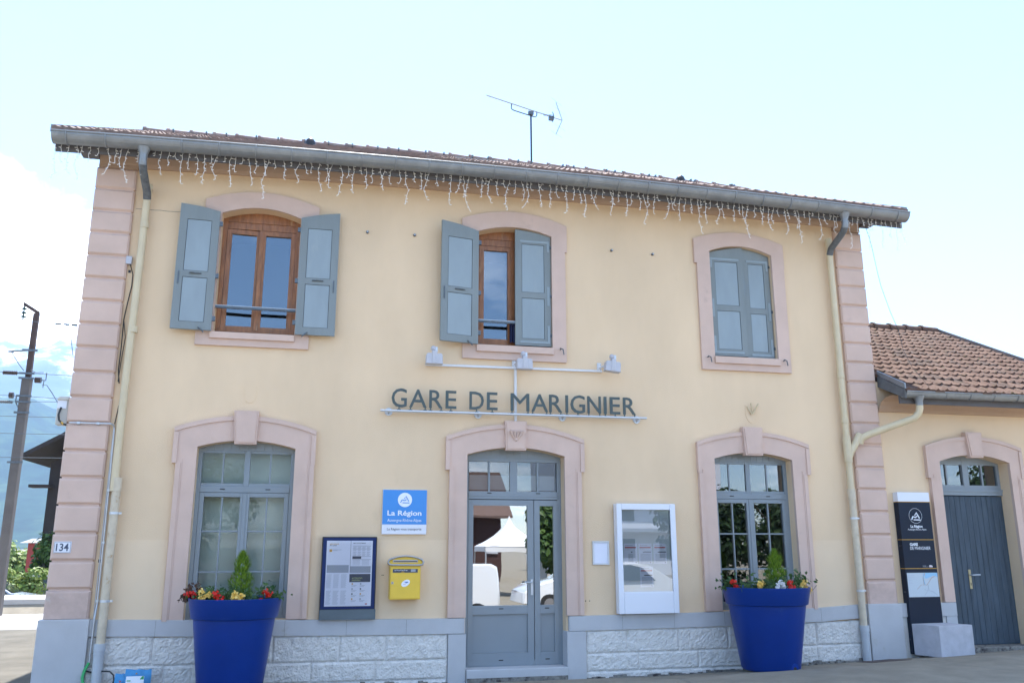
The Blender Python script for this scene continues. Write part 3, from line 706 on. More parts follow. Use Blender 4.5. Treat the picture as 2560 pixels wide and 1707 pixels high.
for a, c in ((-.560, .184), (.358, .552)): g = MB().mat(G['door']); g.add([(a - .005, y0 + .02, 1.085), (c + .005, y0 + .02, 1.085), (c + .005, y0 + .02, 2.39), (a - .005, y0 + .02, 2.39)], [(0, 1, 2, 3)]).build('door_pane', DR)
for a, c in ((-.62, -.055), (.048, .60)): g = MB().mat(G['fan']); g.add([(a, y0 + .03, 2.575), (c, y0 + .03, 2.575), (c, y0 + .03, 2.98), (a, y0 + .03, 2.98)], [(0, 1, 2, 3)]).build('fanlight_pane', DR)
for x in (-.345, .335): MB().mat(M['alu']).box(x - .012, x + .012, y0 + .008, y1 - .02, 2.576, 2.974).build('fanlight_bar', DR); MB().mat(M['black']).box(x - .03, x + .03, y0 - .016, y0 - .011, 2.545, 2.557).build('drain_slot', DR)
s = MB().mat(M['silver']); s.box(.225, .255, y0 - .016, y0 - .003, 1.22, 1.42); s.tube([(.24, y0 - .015, 1.385), (.24, y0 - .055, 1.385), (.23, y0 - .06, 1.385), (.13, y0 - .06, 1.385)], .010, 8); s.cyly(.24, 1.26, .012, y0 - .024, y0 - .01, 10)
s.build('door_handle', DR)
mb = surround(o, -.922, .896, .965, 2.837, 3.278, 3.462, -.975, .945, lip=True); keystone(mb, -.181, .121, 3.505, -.168, .110, 3.107)
mb.build('surround', DR)
s = MB().mat(M['white']); s.box(-.60, .60, d + .02, d + .03, 2.60, 2.80); s.build('transom_board', DR)
s = MB().mat(M['plinth']); s.box(-.675, .66, -.09, .24, .05, .335); s.mat(M['stone_dark'])
s.build('door_step', SB, bevel=.01)
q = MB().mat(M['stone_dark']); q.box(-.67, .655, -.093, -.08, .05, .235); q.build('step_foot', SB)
# upper windows
def shutter(mb, x0, x1, zb, zl, zr, y, th=.035, back=False, hinge='l', rot=0):
    """louvreless two-panel shutter; built at y (front face) and optionally swung about its hinge"""
    base = len(mb.v); st = .095; w = x1 - x0; ztop = lambda x: lerp(zl, zr, (x - x0) / w) + .012 * math.sin(math.pi * (x - x0) / w)
    mb.mat(M['shutter'])
    mb.col(x0, x0 + st, zb, zb, ztop(x0), ztop(x0 + st), y, y + th); mb.col(x1 - st, x1, zb, zb, ztop(x1 - st), ztop(x1), y, y + th)
    a, c = x0 + st, x1 - st; zt = min(zl, zr) - .14; zm = zb + .735
    n = 4
    for i in range(n): p0 = lerp(a, c, i / n); p1 = lerp(a, c, (i + 1) / n); mb.col(p0, p1, zt, zt, ztop(p0), ztop(p1), y, y + th)
    mb.box(a, c, y, y + th, zb, zb + .10); mb.box(a, c, y, y + th, zm - .04, zm + .045)
    mb.mat(M['aludark']).box(a, c, y + .011, y + th - .008, zb + .10, zm - .04).box(a, c, y + .011, y + th - .008, zm + .045, zt)
    mb.mat(M['shutter_panel']).box(a + .006, c - .006, y + .007, y + th - .006, zb + .106, zm - .046).box(a + .006, c - .006, y + .007, y + th - .006, zm + .051, zt - .006)
    if back:     # strap hinges on the outer face
        mb.mat(M['shutter_panel']); s = 1 if hinge == 'l' else -1; hx = x0 if hinge == 'l' else x1
        for z in (zb + .05, zm, min(zl, zr) - .1):
            xa, xb = sorted((hx + s * .02, hx + s * .055)); mb.box(xa, xb, y - .008, y, z - (.0 if z < zb + .1 else .14), z + (.25 if z < zb + .1 else .02 if z > zm + .1 else .14))
            if z != zm: xa, xb = sorted((hx + s * .02, hx + s * (w - .07))); mb.box(xa, xb, y - .0075, y, z - .016, z + .016)
        mb.mat(M['iron'])
        for z in (zb + .16, zm, min(zl, zr) - .17):
            xa, xb = sorted((hx + s * .02, hx - s * .045)); mb.box(xa, xb, y - .014, y - .004, z - .02, z + .02); mb.tube([(hx - s * .03, y - .01, z - .035), (hx - s * .03, y - .01, z + .035)], .012, 8)
    else:
        mb.mat(M['iron']); m_ = (x0 + x1) / 2; s = 1 if hinge == 'r' else -1
        mb.box(m_ - .075, m_ + .075, y - .010, y, zm + .005, zm + .020); mb.tube([(m_ - .07, y - .012, zm + .0125), (m_ + .07, y - .012, zm + .0125)], .006, 6)
        xe = x0 + .045 if hinge == 'r' else x1 - .045
        mb.box(xe - .006, xe + .006, y - .012, y, zm - .14, zm + .03)
        hx = x1 if hinge == 'r' else x0
        for z in (zb + .16, zm, min(zl, zr) - .17): mb.box(min(hx, hx + s * .04), max(hx, hx + s * .04), y - .0, y + .03, z - .03, z + .03)
        xx = x1 - .12 if hinge == 'r' else x0 + .12
        mb.tube([(xx - s * .04, y - .01, zb + .03), (xx + s * .02, y - .02, zb - .02), (xx + s * .03, y - .02, zb - .035)], .010, 6)
    if rot:
        hx = x1 if hinge == 'r' else x0; hy = y + th; ca, sa = math.cos(rot), math.sin(rot)
        for i in range(base, len(mb.v)):
            X, Y, Z = mb.v[i]; dx, dy = X - hx, Y - hy; mb.v[i] = (hx + dx * ca - dy * sa, hy + dx * sa + dy * ca, Z)
    return mb
def up_window(o, rail_x1=None, leaf_open=0.):
    xl, xr, zb, zs, zc, d = o; y0, y1 = d - .09, d - .015
    mb = MB().mat(M['wood']); arch_frame(mb, xl - .02, xr + .02, zb + .06, zs + .0, zc + .02, y0, y1, .08)
    f = arcf(xl - .02, xr + .02, zs, zc + .02)
    xs_ = frange(xl + .02, xr - .02, .1)
    for a, c in zip(xs_, xs_[1:]): mb.col(a, c, zs - .13, zs - .13, f(a) - .01, f(c) - .01, y0 + .012, y1 - .01)
    fr = mb.build('window', SB, bevel=.003)
    m_ = (xl + xr) / 2 + .03
    for i, (a, c) in enumerate(((xl + .06, m_ - .035), (m_ - .035, xr - .06))):
        s = MB(); s.mat(M['wood']); z0, z1 = zb + .09, zs - .14; t = .062; Y0, Y1 = y0 - .004, y1 - .02
        s.box(a, a + t, Y0, Y1, z0, z1).box(c - t, c, Y0, Y1, z0, z1).box(a + t, c - t, Y0, Y1, z0, z0 + t * .6).box(a + t, c - t, Y0, Y1, z1 - t, z1)
        if i: s.box(a - .02, a + .03, Y0 - .012, Y0, z0, z1)
        s.mat(M['aludark']).box(a, c, Y0 + .02, Y0 + .03, z0 - .02, z0)
        s.mat(G['up']).add([(a + t, Y0 + .03, z0 + .03), (c - t, Y0 + .03, z0 + .03), (c - t, Y0 + .03, z1 - t), (a + t, Y0 + .03, z1 - t)], [(0, 1, 2, 3)])
        ang = leaf_open * (1 if i == 0 else 0)
        if ang:
            ca, sa = math.cos(ang), math.sin(ang)
            for k in range(len(s.v)): X, Y, Z = s.v[k]; s.v[k] = (a + (X - a) * ca - (Y - Y1) * sa, Y1 + (X - a) * sa + (Y - Y1) * ca, Z)
        s.build('casement', fr)
    if rail_x1 is not None:
        r = MB().mat(M['iron']); r.box(xl - .0, rail_x1, .01, .045, zb + .335, zb + .365).mat(M['silver']).box(xl, rail_x1, .008, .047, zb + .366, zb + .372); r.build('window_rail', fr)
    return fr
U1 = up_window(OPEN[3], -3.02, .06); U2 = up_window(OPEN[4], .0); U3 = up_window(OPEN[5])
def upsurround(o, outl, outr, earl, earr, zes, zec, zbot, par, sl):
    xl, xr = o[0], o[1]
    mb = surround(o, outl, outr, zbot, 6.0, zes, zec, earl, earr, proud=.04)
    mb.col(xl, xr, zbot, zbot, o[2], o[2], -.04, 0)
    # inner rebate edge, cream
    mb.build('surround', par)
    s = MB().mat(M['pink']); s.box(sl[0], sl[1], -.075, .0, 4.464, o[2] - .005); s.build('sill', par, bevel=.004)
upsurround(OPEN[3], -4.254, -2.831, -4.264, -2.781, 6.37, 6.525, 4.375, U1, (-4.077, -3.017))
upsurround(OPEN[4], -.770, .722, -.795, .750, 6.40, 6.558, 4.363, U2, (-.577, .527))
upsurround(OPEN[5], 2.790, 4.234, 2.751, 4.243, 6.385, 6.53, 4.366, U3, (2.986, 4.045))
s = MB(); shutter(s, -4.556, -4.060, 4.548, 6.245, 6.175, -.115, hinge='r', rot=.05).build('shutter', U1)
s = MB(); shutter(s, -3.012, -2.500, 4.556, 6.180, 6.285, -.11, hinge='l').build('shutter', U1)
s = MB(); shutter(s, -1.120, -.570, 4.555, 6.285, 6.20, -.10, hinge='r', rot=.20).build('shutter', U2)
s = MB(); shutter(s, -.012, .512, 4.592, 6.310, 6.235, .0, back=True, hinge='r').build('shutter', U2)
s = MB(); shutter(s, 3.012, 3.575, 4.598, 6.205, 6.315, .03, back=True, hinge='l', rot=-.03).build('shutter', U3)
s = MB(); shutter(s, 3.575, 4.025, 4.585, 6.310, 6.21, .045, back=True, hinge='r').build('shutter', U3)
def stay(x, z, par):
    s = MB().mat(M['iron']); s.tube([(x - .03, -.045, z), (x - .03, -.09, z)], .008, 6).tube([(x - .045, -.09, z + .01), (x + .0, -.09, z - .005), (x + .012, -.09, z - .08)], .008, 6); s.build('shutter_stay', par)
stay(.655, 4.545, U2); stay(2.905, 4.545, U3); stay(4.135, 4.545, U3)
# dark blue cloth hanging inside the half-open upper window
q = MB().mat(mat('dark_blue_cloth', (.012, .018, .07), .8))
for i in range(5):
    xa = -.075 + i * .018; q.add([(xa, .10 + .02 * (i % 2), 4.64), (xa + .018, .10 + .02 * ((i + 1) % 2), 4.66), (xa + .018, .10 + .02 * ((i + 1) % 2), 4.95), (xa, .10 + .02 * (i % 2), 4.94 + .01 * i)], [(0, 1, 2, 3)])
tag(q.build('hanging_cloth'), 'dark blue cloth hanging in the gap of the half-open upstairs window', 'cloth')
# wall bolts, crests, flag holders, crack, vents
for x, z in ((-2.119, 6.085), (-1.466, 6.094), (1.447, 6.096), (2.091, 6.085)):
    s = MB().mat(M['iron']); s.cyly(x, z, .018, -.03, 0, 10).mat(M['silver']).cyly(x, z, .009, -.045, -.03, 8); s.build('wall_bolt', SB)
def crest(x, z, par, w=.145, h=.22):
    s = MB().mat(M['cream']); n = 16; P = [(x - w / 2, z)]
    for i in range(n + 1): a = math.pi * i / n; P.append((x - w / 2 * math.cos(a), z - h * .45 - h * .55 * math.sin(a)))
    P.append((x + w / 2, z)); s.prism(P, -.007, .0); s.build('crest_relief', par)
crest(-3.525, 3.86, SB); crest(3.535, 3.86, SB, .17, .26)
def flagholder(x, z, y, m_, par):
    s = MB().mat(m_)
    s.tube([(x + .01, y, z - .13), (x - .045, y - .06, z + .02)], .011, 8).tube([(x + .01, y, z - .13), (x + .075, y - .06, z + .02)], .011, 8)
    s.tube([(x - .07, y, z - .02), (x - .01, y - .01, z - .14)], .010, 8)
    s.build('flag_holder', par)
flagholder(3.545, 3.86, -.02, M['pipe'], SB)
s = MB().mat(M['pink'])
for dx, tx in ((-.085, -.02), (-.028, -.006), (.03, .008), (.085, .02)): s.tube([(-.032 + tx, -.115, 3.255), (-.032 + dx, -.15, 3.365)], [.010, .017], 8)
s.sphere((-.032, -.12, 3.25), .022, 6); s.build('flag_holder', SB)
s = MB().mat(M['print'])
xs_ = frange(-5.13, -4.575, .04)
for a, c in zip(xs_, xs_[1:]):
    za = 6.165 + .008 * hn(a * 8, 0, 3) ; zc2 = 6.165 + .008 * hn(c * 8, 0, 3)
    s.add([(a, -.0015, za - .003), (c, -.0015, zc2 - .003), (c, -.0015, zc2 + .002), (a, -.0015, za + .002)], [(0, 1, 2, 3)])
s.build('plaster_crack', SB)
for x, z, w_, h_ in ((-5.11, 1.685, .015, .018), (-5.125, 5.30, .015, .018), (-1.755, 1.495, .015, .005), (.938, 1.142, .007, .007), (.995, 1.142, .006, .006)):
    MB().mat(M['black']).box(x - w_, x + w_, -.003, .001, z - h_, z + h_).build('wall_hole', SB)

# ------------------------------------------------------------------ annex
AX = thing('station_annex', 'low cream side wing with mossy tiled roof, zinc gutter and boarded blue door', 'building', (8, 2, .3))
AO = (6.605, 7.86, .34, 3.10, 3.21, .32)
q = MB().mat(M['cream']); wall_sheet(q, 5.60, 9.6, lambda x: .1, lambda x: 4.3, [AO])
q.add([(9.6, 0, .1), (9.6, 7, .1), (9.6, 7, 4.3), (9.6, 3.5, 6.0), (9.6, 0, 4.3)], [(0, 1, 2, 3, 4)]).add([(5.6, 7, .1), (9.6, 7, .1), (9.6, 7, 4.3), (5.6, 7, 4.3)], [(0, 1, 2, 3)])
q.build('wall', AX)
q = MB().mat(M['pinkband'])
for a, c in zip(frange(5.645, 9.6, .8), frange(5.645, 9.6, .8)[1:]):
    for (ya, da), (yb, db) in zip(prof, prof[1:]): q.add([(a, ya, 3.835 + da * .7), (c, ya, 3.835 + da * .7), (c, yb, 3.835 + db * .7), (a, yb, 3.835 + db * .7)], [(0, 1, 2, 3)])
q.add([(5.645, 0, 3.835), (9.6, 0, 3.835), (9.6, -.035, 3.835), (5.645, -.035, 3.835)], [(0, 1, 2, 3)])
q.build('cornice', AX)
q = MB().mat(M['plinth']); q.box(5.657, 6.600, -.06, .3, .855, 1.045).box(6.415, 6.598, -.055, .298, .1, .856); q.build('plinth', AX, bevel=.006); q = MB().mat(M['plinth']); q.box(7.867, 8.1, -.062, .3, .1, 1.07).box(8.099, 9.6, -.06, 0, .86, 1.05); q.build('plinth', AX, bevel=.006)
q = MB().mat(M['stone']); q.box(5.657, 6.415, -.035, 0, .1, .852); q.build('base', AX); q = MB().mat(M['stone']); q.box(8.1, 9.6, -.035, 0, .1, .855); q.build('base', AX)
q = MB().mat(M['stone_dark']); q.box(6.60, 7.9, -.10, .36, .15, .415); q.build('threshold', AX, bevel=.01)
# boarded door with arched fanlight
d = AO[5]; y0 = .20
q = MB().mat(M['door_board'])
xb = [6.605 + i * (7.86 - 6.605) / 13 for i in range(14)]
for a, c in zip(xb, xb[1:]): q.box(a + .002, c - .002, y0, y0 + .04, .42, 2.60)
q.mat(M['black']).box(6.605, 7.86, y0 + .012, y0 + .03, .42, 2.60)
AD = q.build('boarded_door', AX, bevel=.004)
q = MB().mat(M['alu']); q.box(6.605, 7.86, y0 - .03, y0 + .05, 2.61, 2.70).box(6.605, 7.86, y0 - .045, y0 + .05, 2.665, 2.70)
arch_frame(q, 6.585, 7.88, 2.70, 3.105, 3.225, y0 - .01, y0 + .05, .065); q.box(7.19, 7.29, y0 - .015, y0 + .05, 2.74, 3.19)
for x in (6.91, 7.55): q.box(x - .014, x + .014, y0, y0 + .04, 2.74, 3.12)
q.build('fanlight_frame', AD)
q = MB().mat(G['dark']); q.add([(6.62, y0 + .02, 2.71), (7.85, y0 + .02, 2.71), (7.85, y0 + .02, 3.15), (6.62, y0 + .02, 3.15)], [(0, 1, 2, 3)]); q.build('fanlight_pane', AD)
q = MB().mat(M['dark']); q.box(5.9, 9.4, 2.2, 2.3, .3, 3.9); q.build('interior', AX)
q = MB().mat(mat('brass_plate', (.42, .36, .22), .4, metal=.6)); q.box(7.085, 7.125, y0 - .008, y0, 1.22, 1.50).mat(M['silver']); q.tube([(7.105, y0 - .01, 1.42), (7.105, y0 - .06, 1.42), (7.24, y0 - .065, 1.425)], .010, 8)
q.mat(M['black']).box(7.099, 7.111, y0 - .010, y0 - .007, 1.27, 1.31)
q.build('door_handle', AD)
mb = surround(AO, 6.415, 8.05, 1.05, 2.85, 3.33, 3.49, 6.375, 8.10, lip=True); keystone(mb, 7.087, 7.372, 3.555, 7.125, 7.357, 3.165); mb.build('surround', AD)
# annex roof
rf = MB().mat(M['tile2']); tiled_slope(rf, 5.72, 9.8, -.60, 4.065, 0., 4.375, w=.165, course=.28, amp=.026, lip=.030, seed=5)
tiled_slope(rf, 5.645, 9.8, .0, 4.375, 3.5, 6.17, w=.165, course=.28, amp=.026, lip=.030, seed=6)
rf.mat(M['tile2']).add([(5.6, 3.5, 6.17), (9.8, 3.5, 6.17), (9.8, 7.5, 4.1), (5.6, 7.5, 4.1)], [(0, 1, 2, 3)])
rf.mat(M['soffit']).add([(5.73, -.5, 4.05), (9.78, -.5, 4.05), (9.78, .0, 4.30), (5.73, .0, 4.30)], [(0, 1, 2, 3)])
aroof = rf.build('roof', AX)
q = MB().mat(M['tile2'])
for i in range(11):
    xa = 5.65 + i * .375; q.tube([(xa, 3.5, 6.18), (xa + .40, 3.5, 6.175)], [.105, .095], 12); q.tube([(xa, 3.5, 6.18), (xa + .05, 3.5, 6.18)], .12, 12)
q.build('ridge_tiles', aroof, smooth=50)
q = MB().mat(M['zinc'])
q.hexa([(9.79, -.6, 4.02), (9.83, -.6, 4.02), (9.83, 3.5, 6.13), (9.79, 3.5, 6.13), (9.79, -.6, 4.14), (9.83, -.6, 4.14), (9.83, 3.5, 6.26), (9.79, 3.5, 6.26)])
q.build('verge_flashing', aroof); q = MB().mat(M['zinc'])
q.hexa([(5.695, -.62, 4.09), (5.72, -.62, 4.09), (5.72, -.02, 4.40), (5.695, -.02, 4.40), (5.695, -.62, 4.17), (5.72, -.62, 4.17), (5.72, -.02, 4.47), (5.695, -.02, 4.47)])
q.build('verge_flashing', aroof)
q = MB().mat(M['wood_dark']); q.hexa([(5.70, -.60, 3.95), (5.725, -.60, 3.95), (5.725, .0, 4.22), (5.70, .0, 4.22), (5.70, -.60, 4.09), (5.725, -.60, 4.09), (5.725, .0, 4.39), (5.70, .0, 4.39)])
q.build('barge_board', aroof)
q = MB().mat(M['soffit']); q.box(5.73, 9.78, -.44, -.41, 3.90, 4.06); q.build('eaves_board', AX)
q = MB().mat(M['zinc']); gutter(q, 5.735, 9.8, -.52, lambda x: 4.055 + .004 * (x - 5.7), r=.085)
ag = q.build('gutter', AX, smooth=50)
for i in range(9):
    q = MB().mat(M['zinc']); x = 6.42 + i * .42; q.tube([(x, -.52 + .088 * math.cos(math.pi * (1 + k / 10)), 4.06 + .088 * math.sin(math.pi * (1 + k / 10))) for k in range(11)], .007, 5); q.build('gutter_bracket', ag)
q = MB().mat(M['zinc']); q.lathe([(.052, 3.86), (.055, 3.93), (.085, 4.00)], 5.99, -.52, 14)
q.mat(M['pipe']).tube([(5.99, -.52, 3.90), (5.99, -.515, 3.82), (5.975, -.50, 3.75), (5.92, -.46, 3.68), (5.33, -.20, 3.46), (5.25, -.16, 3.42), (5.215, -.14, 3.38), (5.205, -.13, 3.32)], .052, 14)
q.build('downpipe', AX, smooth=50)

# ------------------------------------------------------------------ TV antenna
T = thing('tv_antenna', 'long television aerial with mesh-free corner reflector on a mast above the roof ridge', 'antenna', (1.31, 4.2, 9.5)); Y = 4.2
q = MB().mat(M['cable']); q.tube([(1.312, Y, 9.40), (1.306, Y, 10.54)], .019, 8); q.build('mast', T)
q = MB().mat(M['steel']); a = Vector((.365, Y, 10.826)); bq = Vector((1.977, Y, 10.448)); q.tube([a, bq], .012, 6)
q.build('boom', T)
q = MB().mat(M['iron']); q.tube([(.90, Y, 10.70), (.89, Y, 10.61), (.90, Y, 10.58), (.944, Y, 10.555), (1.36, Y, 10.462), (1.41, Y, 10.462), (1.433, Y, 10.50), (1.433, Y, 10.58)], .012, 6); q.box(1.25, 1.36, Y - .03, Y + .03, 10.50, 10.57); q.build('boom_support', T)
q = MB().mat(M['steel'])
for i in range(22):
    t = i / 21 * .80 + .01; p = a.lerp(bq, t); q.tube([(p.x - .035, p.y - .09, p.z - .025), (p.x + .035, p.y + .09, p.z + .025)], .0028, 4)
q.build('director_rods', T)
q = MB().mat(M['iron']); q.box(1.69, 1.79, Y - .04, Y + .04, 10.43, 10.51); q.tube([(1.70, Y - .3, 10.40), (1.5, Y - .3, 10.34), (1.49, Y - .3, 10.38), (1.80, Y + .2, 10.64), (1.84, Y + .2, 10.60), (1.70, Y - .3, 10.40)], .005, 5); q.tube([(1.771, Y, 10.62), (1.80, Y, 10.52), (1.77, Y, 10.385)], .010, 5); q.build('dipole', T)
q = MB().mat(M['steel']); q.tube([(1.845, Y, 10.853), (1.977, Y, 10.455), (1.835, Y, 10.114)], .011, 6)
q.build('reflector_arms', T)
q = MB().mat(M['steel'])
for x, z in ((1.845, 10.853), (1.914, 10.656), (1.909, 10.278), (1.835, 10.114)): q = MB().mat(M['steel']); q.tube([(x - .22, Y - .40, z - .14), (x + .24, Y + .40, z + .16)], .004, 4).build('reflector_rod', T)

# ------------------------------------------------------------------ station name sign
NS = thing('station_name_sign', 'slate-grey letters GARE DE MARIGNIER standing on a silver rail above the entrance', 'sign', (0, -.12, 3.59))
q = MB().mat(M['silver']); q.tube([(-1.865, -.12, 3.586), (1.853, -.12, 3.599)], .017, 12); q.build('sign_rail', NS, smooth=50)
lt = 'GAREDEMARIGNIER'
st = [-1.723, -1.488, -1.223, -1.003, -.679, -.439, -.109, .183, .434, .667, .740, .985, 1.224, 1.314, 1.509]
en = [-1.521, -1.257, -1.044, -.857, -.481, -.292, .152, .417, .618, .705, .949, 1.181, 1.265, 1.464, 1.694]
for ch, a, c in zip(lt, st, en):
    e = .006 if ch == 'G' else 0
    q = MB().mat(M['lettergrey']); q.text(ch, a, 3.640 - e, z1=3.882 + e, x1=c, y=-.13, depth=.02, bold=0. if ch == 'M' else .004)
    l = q.build('letter', NS); l['label'] = 'letter ' + ch
    q = MB().mat(M['lettergrey'])
    for x in ((a + c) / 2,) if ch in 'GEDI' else (a + .018, c - .018): q.box(x - .007, x + .007, -.127, -.113, 3.60, 3.642).box(x - .024, x + .024, -.13, -.11, 3.602, 3.612)
    q.build('letter_foot', l)
for x in (-1.746, -.539, .652, 1.745):
    q = MB().mat(M['silver']); q.cyly(x, 3.588, .052, -.014, -.0, 24).cyly(x, 3.588, .012, -.12, -.01, 10); q.mat(M['iron']).cyly(x, 3.563, .007, -.018, -.014, 8); q.build('wall_disc', NS, smooth=40)
# white trunking and floodlights
q = MB().mat(M['white']); q.hexa([(-1.27, -.03, 4.232), (1.245, -.03, 4.250), (1.245, 0, 4.250), (-1.27, 0, 4.232), (-1.27, -.03, 4.262), (1.245, -.03, 4.280), (1.245, 0, 4.280), (-1.27, 0, 4.262)])
q.box(-.035, .0, -.028, 0, 3.51, 4.24)
tag(q.build('cable_trunking', bevel=.003), 'white T-shaped cable trunking on the wall above the station name', 'cable trunking')
for i, (x, z, tilt, bx) in enumerate(((-1.185, 4.285, 0, -1.19), (.055, 4.270, 0, -.035), (1.325, 4.292, .10, 1.205))):
    F = thing('floodlight', ('white floodlight at the trunking end above the word GARE', 'white floodlight at the middle junction of the wall trunking', 'white floodlight tilted outwards above the last letters of MARIGNIER')[i], 'floodlight', (x, -.12, z), 'floodlights over the station name')
    q = MB().mat(M['whitelamp']); y = -.22
    hw, hh = .112, .070; ca, sa = math.cos(-tilt), math.sin(-tilt)
    def rr(px, pz): return (x + px * ca - pz * sa, z + px * sa + pz * ca)
    c8 = [(-hw, -hh), (hw, -hh), (hw * .97, hh * .6), (hw * .85, hh), (-hw * .85, hh), (-hw * .97, hh * .6)]
    q.prism([rr(*p) for p in c8], y - .07, y + .03); q.prism([rr(*p) for p in ((-.035, -hh + .004), (.035, -hh + .004), (.032, hh + .035), (-.032, hh + .035))], y - .078, y + .02)
    q.prism([rr(*p) for p in ((-hw - .004, -hh - .008), (hw + .004, -hh - .008), (hw + .004, -hh + .012), (-hw - .004, -hh + .012))], y - .076, y + .035)
    q.build('lamp_housing', F, bevel=.012)
    q = MB().mat(M['whitelamp']); p = rr(-.01, hh + .075); q.sphere((p[0], y, p[1]), .038, 8); q.mat(M['silver']).box(p[0] + .025, p[0] + .055, y - .02, y + .02, p[1] - .05, p[1] + .02); q.build('motion_sensor', F, smooth=60)
    q = MB().mat(M['white']); bz = 4.32; q.tube([(bx, -.02, bz - .01), (bx + (x - bx) * .5, -.10, bz + .01), (x, y + .03, z + .03)], .012, 8); q.box(bx - .03, bx + .03, -.022, 0, bz - .06, bz + .065); q.mat(M['print'])
    for dz in (-.035, .0, .035): q.box(bx - .022, bx - .014, -.024, -.021, bz + dz - .004, bz + dz + .004).box(bx + .014, bx + .022, -.024, -.021, bz + dz - .004, bz + dz + .004)
    q.build('wall_bracket', F)
# ------------------------------------------------------------------ La Region panel
RS = thing('region_sign', 'square blue and white panel with mountain logo, high above the mailbox', 'sign', (-1.5, -.02, 2.28))
q = MB().mat(M['signwhite']); q.box(-1.787, -1.213, -.028, -.004, 2.002, 2.568); q.build('panel', RS, bevel=.002)
q = MB().mat(M['skyblue']); q.box(-1.785, -1.215, -.030, -.027, 2.126, 2.566); q.build('blue_field', RS)
q = MB().mat(M['signtext']); q.cyly(-1.500, 2.438, .092, -.032, -.029, 40); q.build('logo_disc', RS)
def logo(mb, cx, cz, k, y, r=.0055):
    def P(px, pz): return (cx + (px - 908) * .00131 * k, y, cz - (pz - 266) * .00131 * k)
    mb.tube([P(865, 293), P(880, 264), P(890, 268), P(905, 273), P(922, 262)], r * k, 6); mb.tube([P(900, 256), P(918, 230), P(946, 280)], r * k, 6); mb.tube([P(885, 294), P(953, 295)], r * k, 6)
q = MB().mat(M['skyblue']); logo(q, -1.500, 2.438, 1., -.032); q.build('logo_mark', RS)
for m_, t_, xa, za, zb_, xb_, yy_, bo_ in ((M['signtext'], 'La Région', -1.722, 2.218, 2.302, -1.281, -.032, .022), (M['signtext'], 'Auvergne-Rhône-Alpes', -1.720, 2.148, 2.197, -1.281, -.032, 0), (M['print'], 'La Région vous transporte', -1.720, 2.043, 2.083, -1.278, -.030, .008)):
    q = MB().mat(m_); q.text(t_, xa, za, z1=zb_, x1=xb_, y=yy_, bold=bo_); q.build('lettering', RS)
# ------------------------------------------------------------------ navy notice case
NC = thing('notice_case', 'tall navy-framed notice case with posters beside the yellow mailbox', 'notice board', (-2.18, -.05, .98))
q = MB().mat(M['black']); q.box(-2.525, -1.845, -.10, -.0, .972, 1.968); q.build('case_body', NC, bevel=.004)
q = MB().mat(M['navy']); q.box(-2.512, -1.858, -.106, -.099, 1.098, 1.955); q.build('navy_frame', NC)
q = MB().mat(mat('grey_base_panel', (.10, .13, .15), .5, metal=.2, var=.08)); q.box(-2.520, -1.838, -.108, -.099, .970, 1.090); q.build('base_panel', NC)
q = MB().mat(M['paper']); X0, X1, Z0, Z1 = -2.468, -1.900, 1.130, 1.920
q.box(X0, X1, -.1075, -.105, Z0, Z1)
def PX(px): return lerp(X0, X1, (px - 133) / (584 - 133))
def PZ(pz): return lerp(Z1, Z0, (pz - 670) / (1311 - 670))
yp = -.1085
def rect(mb, a, b_, c, d_, y=yp): mb.box(PX(a), PX(c), y, y + .001, PZ(d_), PZ(b_))
q.mat(M['papershade']); rect(q, 142, 910, 356, 985); rect(q, 370, 922, 572, 988); rect(q, 390, 720, 570, 724)
for yy in (748, 824, 855): rect(q, 390, yy, 570, yy + 4)
q.mat(M['print']); rect(q, 388, 824, 474, 850, yp - .001); rect(q, 366, 998, 572, 1078); rect(q, 367, 670, 370, 985)
q.mat(M['printlight'])
for (a, c) in ((142, 195), (210, 268), (285, 342)):
    for k in range(13): rect(q, a, 1002 + k * 10.5, c - (k * 7 % 13), 1006 + k * 10.5)
    for k in range(13): rect(q, a, 1160 + k * 10.5, c - (k * 5 % 17), 1164 + k * 10.5)
for r_ in range(4):
    for c_ in range(4):
        for k in range(3): rect(q, 392 + c_ * 45, (730, 756, 780, 803)[r_] + k * 6, 392 + c_ * 45 + 36 - k * 4, (730, 756, 780, 803)[r_] + k * 6 + 3)
for k in range(12): rect(q, 392 + (k % 2) * 92, 862 + (k // 2) * 9, 462 + (k % 2) * 92, 865 + (k // 2) * 9)
for r_ in range(4):
    for c_ in range(2): rect(q, 388 + c_ * 82, 1108 + r_ * 49, 388 + c_ * 82 + 52, 1112 + r_ * 49); rect(q, 388 + c_ * 82, 1117 + r_ * 49, 388 + c_ * 82 + 40, 1121 + r_ * 49)
for r_ in range(4):
    for c_ in range(2): q.mat((M['gold'], M['papershade'], M['print'])[(r_ + c_) % 3]); q.cyly(PX(397 + c_ * 82), PZ(1095 + r_ * 49), .010, yp, yp + .001, 12)
q.mat(M['gold']); q.text('BIENVENUE', PX(163), PZ(708), z1=PZ(697), x1=PX(250), y=yp, bold=.02); rect(q, 160, 755, 186, 780); q.mat(M['print']).text('EN GARE', PX(163), PZ(722), z1=PZ(711), x1=PX(230), y=yp, bold=.02)
q.text('BIEN VIVRE ENSEMBLE', PX(393), PZ(698), z1=PZ(689), x1=PX(515), y=yp, bold=.02); q.mat(M['printlight']); rect(q, 190, 757, 278, 762); rect(q, 190, 766, 240, 770)
q.mat(mat('pale_green_print', (.50, .58, .22), .5)).text('ATTENTIFS', PX(392), PZ(1046), z1=PZ(1033), x1=PX(492), y=yp - .001); q.text('ENSEMBLE', PX(392), PZ(1066), z1=PZ(1053), x1=PX(475), y=yp - .001)
q.mat(M['red_print']); rect(q, 527, 1286, 548, 1296)
q.build('poster', NC)
